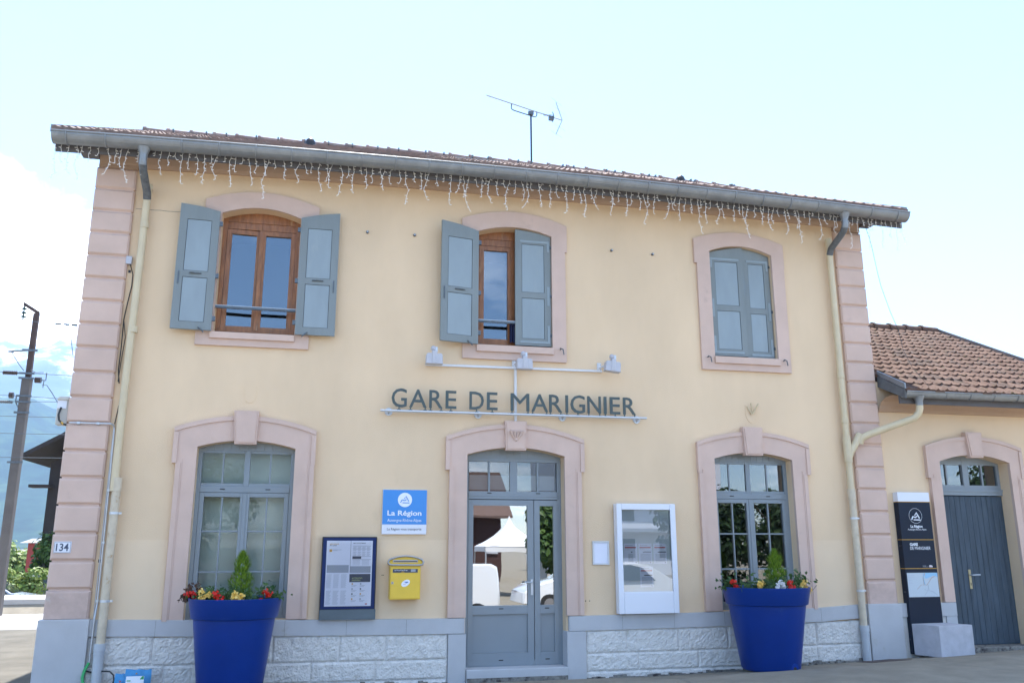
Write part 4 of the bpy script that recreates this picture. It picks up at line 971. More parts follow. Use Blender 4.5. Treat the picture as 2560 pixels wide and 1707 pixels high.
q = MB().mat(G['case']); q.add([(X0, -.113, Z0), (X1, -.113, Z0), (X1, -.113, Z1), (X0, -.113, Z1)], [(0, 1, 2, 3)]); q.build('case_glass', NC)
# ------------------------------------------------------------------ mailbox
MBX = thing('mailbox', 'yellow wall mailbox with a rounded steel hood around its letter slot', 'mailbox', (-1.485, -.1, 1.2))
q = MB().mat(M['yellow']); q.box(-1.676, -1.296, -.20, -.0, 1.205, 1.625); q.prism([(-1.70, 1.64), (-1.69, 1.62), (-1.285, 1.615), (-1.272, 1.64), (-1.275, 1.67), (-1.33, 1.70), (-1.41, 1.72), (-1.49, 1.726), (-1.57, 1.72), (-1.65, 1.70), (-1.69, 1.67)], -.205, -.0)
q.mat(M['yellow']).box(-1.668, -1.304, -.206, -.199, 1.215, 1.590)
q.build('box_body', MBX, bevel=.008)
q = MB().mat(M['steel']); P = [(-1.71, 1.655), (-1.69, 1.69), (-1.62, 1.714), (-1.55, 1.727), (-1.49, 1.731), (-1.42, 1.727), (-1.35, 1.712), (-1.285, 1.688), (-1.262, 1.655), (-1.275, 1.628), (-1.31, 1.620), (-1.49, 1.622), (-1.66, 1.624), (-1.695, 1.632), (-1.71, 1.655)]
q.tube([(a, -.215, c) for a, c in P], .012, 8); q.build('steel_hood', MBX, smooth=60)
q = MB().mat(M['steel']); q.box(-1.648, -1.334, -.214, -.200, 1.655, 1.685).mat(M['black']).box(-1.64, -1.342, -.216, -.213, 1.662, 1.672); q.build('letter_slot', MBX)
q = MB().mat(M['print']); q.box(-1.646, -1.333, -.209, -.205, 1.530, 1.574).mat(M['signwhite'])
for k in range(7): q.box(-1.625 + k * .024, -1.609 + k * .024, -.2095, -.2085, 1.553 + .004 * (k % 2), 1.560 + .004 * (k % 2))
q.mat(M['papershade']).box(-1.42, -1.36, -.2095, -.2085, 1.540, 1.570).mat(M['gold']).box(-1.54, -1.50, -.2095, -.2085, 1.534, 1.542); q.build('collection_label', MBX)
q = MB().mat(M['signtext']); q.tube([(-1.482, -.209, 1.402), (-1.482, -.206, 1.402)], .001, 24)
n = 28; e = [(-1.482 + .054 * math.cos(2 * math.pi * i / n) * .98 + .008 * math.sin(2 * math.pi * i / n), 1.402 + .042 * math.sin(2 * math.pi * i / n) + .010 * math.cos(2 * math.pi * i / n)) for i in range(n)]
q.prism(e, -.209, -.206); q.mat(mat('post_blue', (.05, .14, .42), .4)).prism([(-1.508, 1.418), (-1.455, 1.420), (-1.448, 1.412), (-1.485, 1.398), (-1.478, 1.408)], -.2105, -.2085).mat(M['red_print']).box(-1.512, -1.478, -.2105, -.2085, 1.388, 1.391)
q.build('badge', MBX)
q = MB().mat(M['steel']); q.cyly(-1.647, 1.407, .016, -.212, -.205, 14).mat(M['black']).box(-1.649, -1.645, -.2135, -.211, 1.400, 1.414); q.build('lock', MBX)
# ------------------------------------------------------------------ A4 frame, white display case
SF = thing('small_frame', 'small silver clip frame holding a blank white sheet, between door and white display case', 'frame', (1.166, -.01, 1.76))
q = MB().mat(M['silver']); a, c, z0, z1, t = 1.047, 1.285, 1.606, 1.917, .022
q.box(a, a + t, -.018, 0, z0, z1).box(c - t, c, -.018, 0, z0, z1).box(a + t, c - t, -.018, 0, z0, z0 + t).box(a + t, c - t, -.018, 0, z1 - t, z1); q.build('clip_frame', SF, bevel=.003)
q = MB().mat(M['paper']); q.box(a + t, c - t, -.008, 0, z0 + t, z1 - t); q.build('sheet', SF)
WC = thing('display_case', 'large white wall display case with four red-striped notices behind glass', 'notice board', (1.78, -.08, 1.0))
q = MB().mat(M['signwhite']); a, c, z0, z1 = 1.357, 2.212, .975, 2.415; ga, gc, g0, g1 = 1.432, 2.135, 1.258, 2.332
q.box(a, ga, -.15, -.02, z0, z1).box(gc, c, -.15, -.02, z0, z1).box(ga, gc, -.15, -.02, z0, g0).box(ga, gc, -.15, -.02, g1, z1); q.build('case_frame', WC, bevel=.008)
q = MB().mat(mat('case_back', (.56, .61, .62), .6, var=.03)); q.box(ga, gc, -.10, -.02, g0, g1); q.build('back_panel', WC)
q = MB().mat(M['aludark']); q.box(a + .02, c - .02, -.02, 0, z0 + .03, z1 - .03); q.build('wall_spacer', WC)
for i, (xa, zt, w) in enumerate(((1.463, 1.886, .19), (1.673, 1.886, .19), (1.887, 1.886, .19), (1.681, 1.582, .19))):
    q = MB().mat(M['paper']); h = .268; y = -.1015; q.box(xa, xa + w, y, -.10, zt - h, zt)
    q.mat(M['red_print']).box(xa + .015, xa + w - .015, y - .001, y, zt - .062, zt - .046)
    q.mat(M['print']).box(xa + (.10 if i == 0 else .06), xa + w - (.07 if i == 0 else .012), y - .001, y, zt - .120, zt - .107)
    q.mat(M['printlight'])
    xl_, xr_ = (xa + .06, xa + w - .06) if i == 0 else (xa + .025, xa + w - .018)
    for k in range(11): q.box(xl_, xr_, y - .001, y, zt - .142 - k * .0105, zt - .136 - k * .0105)
    q.box(xa + .04, xa + w - .06, y - .001, y, zt - .028, zt - .022).box(xa + .015, xa + .09, y - .001, y, zt - .082, zt - .078)
    q.mat(M['red_print']).box(xa + .025, xa + .033, y - .001, y, zt - .028, zt - .020).mat(M['print']).box(xa + w - .03, xa + w - .015, y - .001, y, zt - h + .012, zt - h + .022)
    q.build('notice', WC)
q = MB().mat(glass('display_glass', .14, (.9, .93, .95))); q.add([(ga, -.135, g0), (gc, -.135, g0), (gc, -.135, g1), (ga, -.135, g1)], [(0, 1, 2, 3)]); q.build('case_glass', WC)
# ------------------------------------------------------------------ totem
TT = thing('station_totem', 'tall dark navy station information board with white top and route map, on the annex wall', 'sign', (6.03, -.05, .35))
q = MB().mat(M['navyblack']); q.box(5.765, 6.302, -.11, -.0, .352, 2.482); q.build('board', TT, bevel=.003)
q = MB().mat(M['signwhite']); q.box(5.765, 6.302, -.112, -.0, 2.488, 2.625); q.build('white_cap', TT, bevel=.003)
q = MB().mat(M['gold']); q.box(5.764, 6.303, -.1125, -.01, 2.481, 2.4885); q.box(5.764, 6.303, -.1125, -.01, 1.935, 1.943); q.box(5.764, 6.303, -.1125, -.01, 1.526, 1.534); q.build('ochre_stripe', TT)
q = MB().mat(M['signtext']); y = -.1125
n = 40; q.tube([(6.032 + .108 * math.cos(2 * math.pi * i / n), y, 2.282 + .108 * math.sin(2 * math.pi * i / n)) for i in range(n + 1)], .0022, 4)
logo(q, 6.032, 2.270, 1.25, y, .0075); q.text('La Région', 5.932, 2.100, z1=2.150, x1=6.132, y=y, bold=.03); q.text('Auvergne-Rhône-Alpes', 5.878, 2.066, z1=2.100, x1=6.19, y=y)
q.text('GARE', 5.885, 1.850, z1=1.893, x1=6.02, y=y, bold=.035); q.text('DE MARIGNIER', 5.885, 1.796, z1=1.840, x1=6.226, y=y, bold=.0)
q.mat(M['signtext']).prism([(6.175, 1.548), (6.225, 1.548), (6.226, 1.566), (6.205, 1.574), (6.175, 1.574)], y, y + .001); q.mat(M['printlight']).text('GARES', 6.060, 1.562, z1=1.573, x1=6.12, y=y); q.text('CONNEXIONS', 6.062, 1.548, z1=1.558, x1=6.168, y=y); q.mat(M['red_print']).box(6.18, 6.215, y - .001, y, 1.553, 1.560)
q.build('lettering', TT)
q = MB().mat(M['mapgrey']); q.box(5.785, 6.292, y, -.109, 1.132, 1.470)
q.mat(M['mapblue']).prism([(6.09, 1.468), (6.07, 1.40), (6.10, 1.385), (6.14, 1.40), (6.22, 1.43), (6.291, 1.41), (6.291, 1.468)], y - .001, y).mat(M['mapblue']).tube([(6.06, y, 1.46), (6.05, y, 1.38), (6.07, y, 1.30)], .006, 4)
q.mat(mat('map_line', (.48, .30, .22), .5)).tube([(6.08, y - .001, 1.46), (6.045, y - .001, 1.40), (6.05, y - .001, 1.30), (6.10, y - .001, 1.30), (6.19, y - .001, 1.40), (6.24, y - .001, 1.42)], .003, 4).tube([(5.93, y - .001, 1.24), (6.0, y - .001, 1.30), (6.05, y - .001, 1.30)], .002, 4)
q.mat(M['papershade']).tube([(6.12, y - .001, 1.30), (6.12, y - .001, 1.22), (6.18, y - .001, 1.21), (6.26, y - .001, 1.155)], .002, 4).tube([(6.05, y - .001, 1.16), (6.10, y - .001, 1.22), (6.05, y - .001, 1.24)], .002, 4)
q.mat(M['printlight'])
for k in range(6): q.box(5.80, 5.86 + (.04 if k < 2 else 0), y - .001, y, 1.43 - k * .022, 1.434 - k * .022)
q.build('route_map', TT)
q = MB().mat(M['silver'])
for z in (.55, 1.20, 1.85): q.box(5.7635, 5.765, -.075, -.070, z, z + .006).box(5.7635, 5.765, -.04, -.035, z, z + .006)
q.build('side_screw', TT)
# ------------------------------------------------------------------ concrete bench block
BK = thing('stone_block_bench', 'pale grey stone block seat on small feet before the dark sign board', 'bench', (6.1, -.33, .27))
cA, cB, cD = Vector((5.872, -.55)), Vector((6.455, -.50)), Vector((5.745, -.15)); cC = cB + cD - cA
q = MB().mat(M['concrete']); pts4 = [cA, cB, cC, cD]; q.hexa([(p.x, p.y, .352) for p in pts4] + [(p.x, p.y, .772) for p in pts4]); q.build('block', BK, bevel=.006)
cen = (cA + cC) / 2
for p in pts4:
    pp = p.lerp(cen, .12); q = MB().mat(M['steel']); q.tube([(pp.x, pp.y, .352), (pp.x, pp.y, gz(pp.x, pp.y) + .008)], .009, 8).tube([(pp.x, pp.y, gz(pp.x, pp.y) + .010), (pp.x, pp.y, gz(pp.x, pp.y) - .002)], .018, 10); q.build('leg', BK)
# floor plate
q = MB().mat(M['rustplate'])
pp = [(4.80, -.16), (5.38, -.10), (5.34, -.62), (4.70, -.66)]
q.hexa([(x, y, gz(x, y) - .01) for x, y in pp] + [(x, y, gz(x, y) + .006) for x, y in pp]); tag(q.build('floor_plate'), 'rusty brown metal plate let into the pavement near the pillar beside the annex', 'floor plate')
# house number
HN = thing('house_number', 'white enamel plate with the black number 134 on a pink corner pillar', 'number plate', (-5.517, -.066, 1.843))
q = MB().mat(M['signwhite']); q.box(-5.612, -5.423, -.068, -.055, 1.778, 1.910); q.build('plate', HN, bevel=.004)
q = MB().mat(mat('number_ink', (.05, .07, .12), .4)); q.text('134', -5.588, 1.800, z1=1.888, x1=-5.450, y=-.0695, bold=.02)
for (a, c, z0, z1) in ((-5.606, -5.429, 1.783, 1.786), (-5.606, -5.429, 1.902, 1.905), (-5.606, -5.603, 1.786, 1.902), (-5.432, -5.429, 1.786, 1.902)): q.box(a, c, -.0695, -.067, z0, z1)
q.build('digits', HN)
# ------------------------------------------------------------------ planters
def leafquad(mb, c, sz, nrm, asp=.6, rnd=random):
    n = Vector(nrm).normalized(); a = n.orthogonal().normalized(); b_ = n.cross(a); t = rnd.uniform(0, 6.28); u = a * math.cos(t) + b_ * math.sin(t); v = n.cross(u); c = Vector(c)
    mb.add([c - u * sz * .5, c - v * sz * asp * .4 + n * sz * .06, c + u * sz * .5, c + v * sz * asp * .4 + n * sz * .06], [(0, 1, 2, 3)])
def blossom(mb, c, r, rnd):
    c = Vector(c)
    for k in range(16):
        d_ = Vector((rnd.gauss(0, 1), -abs(rnd.gauss(.3, .7)), rnd.gauss(0, .8))).normalized()
        leafquad(mb, c + d_ * r * rnd.uniform(.3, .95), r * rnd.uniform(.55, .95), d_ + Vector((rnd.gauss(0, .5), -.4, rnd.gauss(0, .5))), 1.1, rnd)
def planter(x, y, rt_, zt, rb, zb, label, seed):
    P = thing('planter', label, 'planter', (x, y, zb), 'big blue planters')
    rnd = random.Random(seed); k = rt_ / .566
    q = MB().mat(M['pot']); q.lathe([(rb - .01, zb), (rb, zb + .01), (rb + .012, zb + .03), (.490 * k, zt - .235), (.492 * k, zt - .225), (.516 * k, zt - .218), (.522 * k, zt - .21), (.560 * k, zt - .02), (.566 * k, zt - .005), (.562 * k, zt), (.545 * k, zt - .002), (.53 * k, zt - .07)], x, y, 72, cap=False); q.build('pot', P, smooth=30)
    q = MB().mat(M['soil']); q.lathe([(.001, zt - .07), (.532 * k, zt - .07)], x, y, 40, cap=False); q.build('soil', P)
    if seed == 3:
        q = MB().mat(M['black']); q.tube([(x + .13, y - rb + .004, zb + .045), (x + .13, y - rb - .012, zb + .045)], .022, 12); q.mat(M['pot']).tube([(x + .13, y - rb + .004, zb + .055), (x + .13, y - rb - .008, zb + .055)], .05, 16); q.build('drain_plug', P)
    # conifer
    hgt, rad = (.46, .165) if seed == 3 else (.50, .155); cx_, cz_ = x + (.16 if seed == 3 else .045), zt - .06
    cb = MB().mat(M['lime'])
    for i in range(1500):
        t = rnd.random() ** 1.25; z = cz_ + t * (hgt + .06); rr_ = rad * (1 - t) ** .55 * (1.15 + .25 * math.sin(t * 17 + rnd.random()) ) * rnd.uniform(.45, 1.0) if t < .97 else .006
        a_ = rnd.uniform(0, 6.283); px, py = cx_ + rr_ * math.cos(a_), y + rr_ * math.sin(a_)
        up_ = Vector((math.cos(a_) * .45, math.sin(a_) * .45, 1)).normalized(); w_ = Vector((-math.sin(a_), math.cos(a_), 0)); ln_ = rnd.uniform(.03, .06); c0 = Vector((px, py, z))
        for s_ in (-1, 0, 1):
            d_ = (up_ + w_ * s_ * .5).normalized(); e_ = d_.cross(Vector((math.cos(a_), math.sin(a_), 0))).normalized() * .0035
            cb.add([c0 - e_, c0 + e_, c0 + d_ * ln_], [(0, 1, 2)])
    cn = thing('conifer_shrub', 'lime-green dwarf conifer in the planter under the ' + ('dark-paned window' if seed == 3 else 'pale-blind window'), 'shrub', (cx_, y, cz_), 'dwarf conifers in the planters')
    cb.build('foliage', cn); q = MB().mat(M['bark']); q.tube([(cx_, y, cz_ - .01), (cx_, y, cz_ + hgt * .8)], [.012, .004], 6); q.build('trunk', cn)
    # flowering plants round the rim
    lab = {3: [('red begonia with dark leaves at the door side of the planter under the dark-paned window', -.50, 'fl_red'), ('yellow trailing begonia with a bloom hanging down the planter under the dark-paned window', -.30, 'fl_yel'), ('white silvery flower before the dwarf conifer under the dark-paned window', -.05, 'fl_white'), ('bright red begonia spilling over the rim beside the white flower', .12, 'fl_red'), ('cream-budded begonia on the downpipe side of the planter under the dark-paned window', .46, 'fl_yel')],
           1: [('bronze-leaved red begonia spilling from the planter under the pale-blind window', -.52, 'fl_red'), ('yellow-orange upright begonia next to the bronze-leaved one', -.33, 'fl_yel'), ('red begonia low on the rim of the planter under the pale-blind window', -.17, 'fl_red'), ('peach-yellow begonia before the dwarf conifer under the pale-blind window', .07, 'fl_yel'), ('green leafy begonia with red buds nearest the navy notice case', .40, 'fl_red')]}[seed]
    for i, (lb, dx, fl) in enumerate(lab):
        F = thing('begonia', lb, 'flower', (x + dx * k, y - .2, zt - .06), 'flowers in the blue planters')
        pl_ = MB().mat(M['begonia_red'] if (seed == 1 and i == 0) else M['begonia'])
        yy = y - math.sqrt(max(0, .50 ** 2 - dx ** 2)) * .85 * k
        cxx = x + dx * k
        for j in range(120):
            c = (cxx + rnd.gauss(0, .075), lerp(yy, y + .1, rnd.random() ** 1.5), zt - .03 + abs(rnd.gauss(0, .07)) + (.05 if i == 4 and seed == 3 else 0) * rnd.random() * 2)
            leafquad(pl_, c, rnd.uniform(.04, .085), (rnd.uniform(-.7, .7), rnd.uniform(-1, .1), rnd.uniform(.1, 1)), .75, rnd)
        for j in range(10):
            c0 = (cxx + rnd.gauss(0, .05), yy + .05, zt - .05); c1 = (c0[0] + rnd.gauss(0, .03), yy + rnd.uniform(-.03, .05), zt + rnd.uniform(.0, .07)); pl_.tube([c0, c1], .003, 4)
        pl_.build('leaves', F)
        fb = MB().mat(M[fl]); spots = {'fl_red': 3, 'fl_yel': 5, 'fl_white': 4}[fl]
        for j in range(spots):
            low = (fl == 'fl_red' and j == 0) or (fl == 'fl_yel' and j == 0 and seed == 3)
            c = (cxx + rnd.uniform(-.06, .06), yy - .04, zt + (-.05 if low else rnd.uniform(.0, .08)))
            if seed == 3 and i == 1 and j == 0: c = (cxx + .07, yy - .05, zt - .14); fb.tube([(c[0] - .02, yy, zt), (c[0] - .02, c[1] + .01, c[2])], .003, 4)
            blossom(fb, c, 'fl' and (.062 if low else .046 if fl == 'fl_yel' else .05), rnd)
        fb.build('blossom', F)
    return P
planter(3.235, -.63, .570, 1.327, .362, .300, 'big blue planter under the dark-paned window, standing fully in view', 3)
planter(-3.475, -.63, .520, 1.280, .345, .270, 'big blue planter under the window with the pale blind, beside the bag', 1)
# ------------------------------------------------------------------ icicle lights
IL = thing('icicle_lights', 'white icicle fairy lights strung along the eaves under the gutter', 'string lights', (0, -.47, 6.85))
cabz = lambda x: 6.812 + bow(x) * .9 + .012 * math.sin(x * 3.1) + .008 * math.sin(x * 7.7)
q = MB().mat(M['lightwire']); q.tube([(x, -.475, cabz(x)) for x in frange(-6.06, 6.14, .1)], .0055, 5); q.build('main_wire', IL)
rnd = random.Random(21)
lens = [.50, .18, .34, .14, .42, .24, .16, .40, .22, .30]
x = -6.05; i = 0; RS_ = MB().mat(M['lightwire'])
while x < 6.13:
    h = lens[i % 10] * rnd.uniform(.8, 1.25) + (.08 if x < -5.6 else 0)
    rest = i % 10 in (1, 3, 6, 8); q = RS_ if rest else MB().mat(M['lightwire']); z = cabz(x); px = x; ptl = [(px, -.475, z)]; n = max(3, int(h / .04)); dr = rnd.uniform(-.01, .01)
    for k in range(n): px += rnd.uniform(-.014, .014) + dr * (1 if k < n * .6 else -1.5); z -= h / n; ptl.append((px, -.475 + rnd.uniform(-.01, .01), z))
    q.tube(ptl, .0032, 4)
    for k in range(1, len(ptl)):
        if k % 2 == 0 or k == len(ptl) - 1 or rnd.random() < .35:
            p = Vector(ptl[k]); s_ = rnd.choice((-1, 1)); e = p + Vector((s_ * rnd.uniform(.018, .03), rnd.uniform(-.01, .01), rnd.uniform(-.02, .008))); q.tube([p, e], .0048, 4)
    if not rest: q.build('light_strand', IL)
    x += rnd.uniform(.068, .105); i += 1
kind(RS_.build('short_light_strands', IL), 'stuff')
# loose cable sagging below the gutter
q = MB().mat(M['cable']); q.tube([(x, -.36, 6.80 + bow(x) * .9 + .018 * math.sin(x * 1.9)) for x in frange(-2.2, 5.4, .2)], .005, 5); tag(q.build('black_cable'), 'thin black cable sagging along the pink band under the eaves', 'cable')
q = MB().mat(M['cable']); q.tube([(5.545, -.3, 6.74), (5.60, -.3, 6.55), (5.635, -.3, 6.36), (5.68, -.3, 6.0), (5.72, -.3, 5.75), (5.838, -.3, 5.34), (5.944, -.3, 5.06), (5.975, -.32, 4.74), (6.05, -.38, 4.47), (6.15, -.45, 4.28), (6.25, -.5, 4.10)], .0035, 5); tag(q.build('drop_cable'), 'thin grey cable hanging from the main eaves down to the annex gutter', 'cable')
q = MB().mat(M['black']); q.prism([(5.735, 6.86), (5.80, 6.85), (5.85, 6.86), (5.84, 6.80), (5.77, 6.79), (5.745, 6.75)], -.32, -.28).mat(M['silver']).prism([(5.845, 6.86), (5.93, 6.89), (5.95, 6.87), (5.87, 6.80)], -.33, -.27); tag(q.build('plug_connector'), 'black and silver connector dangling under the main gutter end above the annex', 'connector')
# ------------------------------------------------------------------ meter box, conduit, cables on the left corner
EB = thing('meter_box', 'pale box with a black cable sticking out beyond the pink corner blocks', 'electric box', (-5.73, .05, 3.45))
q = MB().mat(mat('beige_box', (.50, .48, .44), .5)); q.box(-5.79, -5.655, .02, .16, 3.30, 3.62); q.prism([(-5.795, 3.60), (-5.65, 3.60), (-5.65, 3.645), (-5.77, 3.645)], -.01, .16); q.build('casing', EB, bevel=.01)
q = MB().mat(M['signwhite']); q.box(-5.785, -5.68, .012, .021, 3.50, 3.60); q.build('white_cover', EB)
q = MB().mat(M['cable']); q.tube([(-5.735, .0, 3.51), (-5.75, -.02, 3.42), (-5.735, -.03, 3.35), (-5.69, -.05, 3.305), (-5.64, -.07, 3.29)], .012, 8).mat(M['gold']).tube([(-5.70, -.045, 3.32), (-5.67, -.06, 3.295)], .0128, 8); q.build('cable', EB)
CD = thing('conduit', 'thin grey metal conduit running across the corner blocks and down beside the rusty downpipe', 'conduit', (-5.1, -.03, 2))
q = MB().mat(M['silver']); q.tube([(-5.60, -.075, 3.316), (-5.13, -.075, 3.316), (-5.105, -.05, 3.30), (-5.10, -.03, 3.27), (-5.088, -.03, 2.5), (-5.083, -.03, 1.9), (-5.078, -.035, 1.2), (-5.082, -.075, 1.03), (-5.088, -.08, .53)], .011, 8); q.tube([(-5.108, -.02, 3.31), (-5.104, -.02, .60)], .006, 6); q.build('tube', CD)
q = MB().mat(M['silver'])
for x_, z_, y_ in ((-5.5, 3.316, -.072), (-5.28, 3.316, -.072), (-5.088, 2.514, -.03), (-5.084, 1.895, -.03), (-5.08, 1.23, -.035)): q.box(x_ - .016, x_ + .016, y_ - .014, y_ + .03, z_ - .014, z_ + .014)
q.build('conduit_clip', CD)
JB = thing('junction_box', 'small grey junction box with a drooping black cable high up beside the pink corner pillar', 'junction box', (-5.136, -.03, 5.42))
q = MB().mat(M['whitelamp']); q.box(-5.172, -5.102, -.06, 0, 5.385, 5.49); q.build('box_casing', JB, bevel=.004)
q = MB().mat(M['cable']); q.tube([(-5.12, -.03, 5.39), (-5.075, -.03, 5.25), (-5.074, -.03, 5.1), (-5.105, -.03, 4.85), (-5.125, -.03, 4.65), (-5.12, -.03, 4.3), (-5.125, -.03, 4.0), (-5.10, -.03, 3.83)], .007, 6).tube([(-5.125, -.03, 4.65), (-5.085, -.03, 4.42), (-5.105, -.03, 4.1), (-5.115, -.03, 3.85)], .005, 6).tube([(-5.075, -.03, 3.55), (-5.10, -.03, 3.32)], .006, 6); q.build('cable', JB)
q = MB().mat(M['green']); q.tube([(-5.088, -.09, .55), (-5.12, -.12, .47), (-5.13, -.14, .40), (-5.10, -.18, .28), (-5.05, -.2, .19)], .017, 8); tag(q.build('green_hose'), 'bent green hose at the foot of the downpipe, beside the blue bag', 'hose')
q = MB().mat(M['cable']); q.tube([(-5.13, -.10, .47), (-5.05, -.06, .44), (-4.92, -.14, .46), (-4.84, -.17, .46), (-4.79, -.19, .42), (-4.78, -.2, .36), (-4.80, -.2, .29), (-4.85, -.2, .24)], .009, 8); tag(q.build('black_hose'), 'black looped hose behind the foot of the downpipe', 'hose')
# blue bag with a leaflet
q = MB().mat(M['bagblue']); vs = []; nn = 9
BG = thing('blue_bag', 'blue patterned bag leaning on the stone base between downpipe and planter', 'bag', (-4.5, -.3, .2))
def bag(xa, xb, yb, zb_, zt_, mm, nm):
    q = MB().mat(mm); vs = []; fs = []; n = 10
    for s_ in (0, 1):
        for j in range(n + 1):
            for i2 in range(n + 1):
                u, v = i2 / n, j / n; bul = math.sin(math.pi * u) * math.sin(math.pi * min(1, v * .9 + .1)) * .05
                vs.append((lerp(xa, xb, u) + .01 * hn(u * 3, v * 3, 2), yb + (-bul if s_ == 0 else bul) - .0 + v * .08, lerp(zb_, zt_, v) + .010 * hn(u * 4, 2 * s_, 5)))
    m_ = (n + 1) ** 2
    for s_ in (0, 1):
        for j in range(n):
            for i2 in range(n): a = s_ * m_ + j * (n + 1) + i2; fs.append((a, a + 1, a + n + 2, a + n + 1))
    q.add(vs, fs); return q.build(nm, BG, smooth=60)
bag(-4.66, -4.375, -.30, .22, .475, M['bagblue'], 'large_pouch'); bag(-4.77, -4.60, -.28, .22, .43, M['bagblue'], 'small_pouch')
q = MB().mat(M['red_print']); blossom(q, (-4.69, -.33, .37), .015, rnd); q.mat(M['gold']); blossom(q, (-4.53, -.285, .44), .012, rnd); q.build('flower_motif', BG)
LFT = thing('leaflet', 'white and green leaflet tucked against the blue bag', 'leaflet', (-4.52, -.38, .2))
q = MB().mat(M['signtext']); q.hexa([(-4.625, -.40, .20), (-4.435, -.40, .20), (-4.435, -.395, .20), (-4.625, -.395, .20), (-4.620, -.37, .425), (-4.430, -.37, .425), (-4.430, -.365, .425), (-4.620, -.365, .425)]); q.build('sheet', LFT)
q = MB().mat(M['green']); q.add([(-4.475, -.376, .390), (-4.433, -.376, .390), (-4.432, -.373, .424), (-4.452, -.373, .424)], [(0, 1, 2, 3)]).mat(M['papershade']).add([(-4.615, -.396, .27), (-4.44, -.396, .27), (-4.44, -.385, .35), (-4.615, -.385, .35)], [(0, 1, 2, 3)]).mat(M['green']).add([(-4.61, -.383, .375), (-4.57, -.383, .375), (-4.57, -.381, .385), (-4.61, -.381, .385)], [(0, 1, 2, 3)]); q.build('print', LFT)

# ------------------------------------------------------------------ catenary mast and wires
CM = thing('catenary_mast', 'leaning-armed overhead line mast with insulators beside the tracks', 'mast', (-10.27, 13, .17)); Y = 13.4
q = MB().mat(M['mastconc']); q.box(-10.38, -10.16, Y - .12, Y + .12, .1, 6.25); q.build('lower_post', CM, bevel=.02)
q = MB().mat(M['mastrust']); q.box(-10.32, -10.19, Y - .06, Y + .06, 6.25, 8.02); q.hexa([(-10.60, Y - .04, 8.24), (-10.19, Y - .04, 7.97), (-10.19, Y + .04, 7.97), (-10.60, Y + .04, 8.24), (-10.60, Y - .04, 8.33), (-10.19, Y - .04, 8.08), (-10.19, Y + .04, 8.08), (-10.60, Y + .04, 8.33)]); q.build('steel_head', CM)
q = MB().mat(M['insul']); q.tube([(-10.58, Y, 8.26), (-10.58, Y, 7.84)], .02, 8)
for z in (8.14, 8.03, 7.92): q.lathe([(.03, z + .03), (.09, z), (.03, z - .02)], -10.58, Y, 12)
q.build('disc_insulator', CM)
for z, x0, x1, r_ in ((6.35, -10.85, -10.5, .06), (5.57, -10.85, -10.52, .045)):
    q = MB().mat(M['zincdark' if z < 6 else 'insulbrown'])
    q.tube([(lerp(x0, x1, k / 14), Y - .1, z) for k in range(15)], [r_ * (1 if k % 2 else .6) for k in range(15)], 10); q.build('rod_insulator', CM)
q = MB().mat(M['insulbrown']); q.tube([(-10.08, Y, 6.2), (-9.93, Y, 6.2)], .08, 12); q.tube([(-10.62, Y - .1, 5.75), (-10.52, Y - .1, 5.75)], .08, 12); q.build('switch_insulator', CM)
for z in (6.98, 6.35, 6.22, 5.74, 5.58, 5.30, 4.0): MB().mat(M['iron']).box(-10.45, -10.08, Y - .14, Y - .10, z - .025, z + .025).build('clamp_band', CM)
q = MB().mat(M['iron'])
q.tube([(-10.5, Y - .1, 6.35), (-10.3, Y - .1, 6.35)], .02, 6).tube([(-10.1, Y, 6.2), (-9.82, Y, 6.2), (-9.82, Y, 6.4)], .015, 6).tube([(-9.86, Y, 6.2), (-9.87, Y, 6.0)], .012, 6).tube([(-10.45, Y - .1, 5.75), (-10.45, Y - .1, 5.58), (-10.3, Y - .1, 5.3)], .015, 6).tube([(-10.75, Y - .1, 6.93), (-10.3, Y - .1, 6.98)], .02, 6)
q.build('bracket', CM)
WG = thing('overhead_wires', 'thin railway overhead wires running past the catenary mast', 'wires', (-9, 13, 5))
for k, (za, zb_) in enumerate(((7.79, 7.70), (6.36, 6.33), (5.74, 5.69), (5.58, 5.62), (5.19, 5.20), (4.74, 4.75), (4.12, 4.13))):
    q = MB().mat(M['iron']); q.tube([(-60, Y - .12, za + .35), (-30, Y - .12, za), (-10.6, Y - .12, za), (-9.1, Y - .12, zb_), (30, Y - .12, zb_ - .2)], .008, 5); q.build('wire', WG)
for pj in ([(-10.7, 6.9), (-10.5, 6.6), (-10.35, 6.42)], [(-10.2, 6.45), (-10.05, 6.38), (-9.86, 6.39)], [(-9.87, 6.06), (-9.75, 6.05), (-9.6, 5.85), (-9.37, 5.5)], [(-9.45, 7.72), (-9.35, 7.6), (-9.2, 6.9)]): MB().mat(M['iron']).tube([(a, Y - .1, c) for a, c in pj], .010, 5).build('jumper', WG)
for x_ in (-9.65, -9.45, -9.25, -10.72): MB().mat(M['iron']).box(x_ - .07, x_ + .07, Y - .13, Y - .10, (7.74 if x_ > -10 else 6.92) - .02, (7.74 if x_ > -10 else 6.92) + .02).build('wire_clamp', WG)

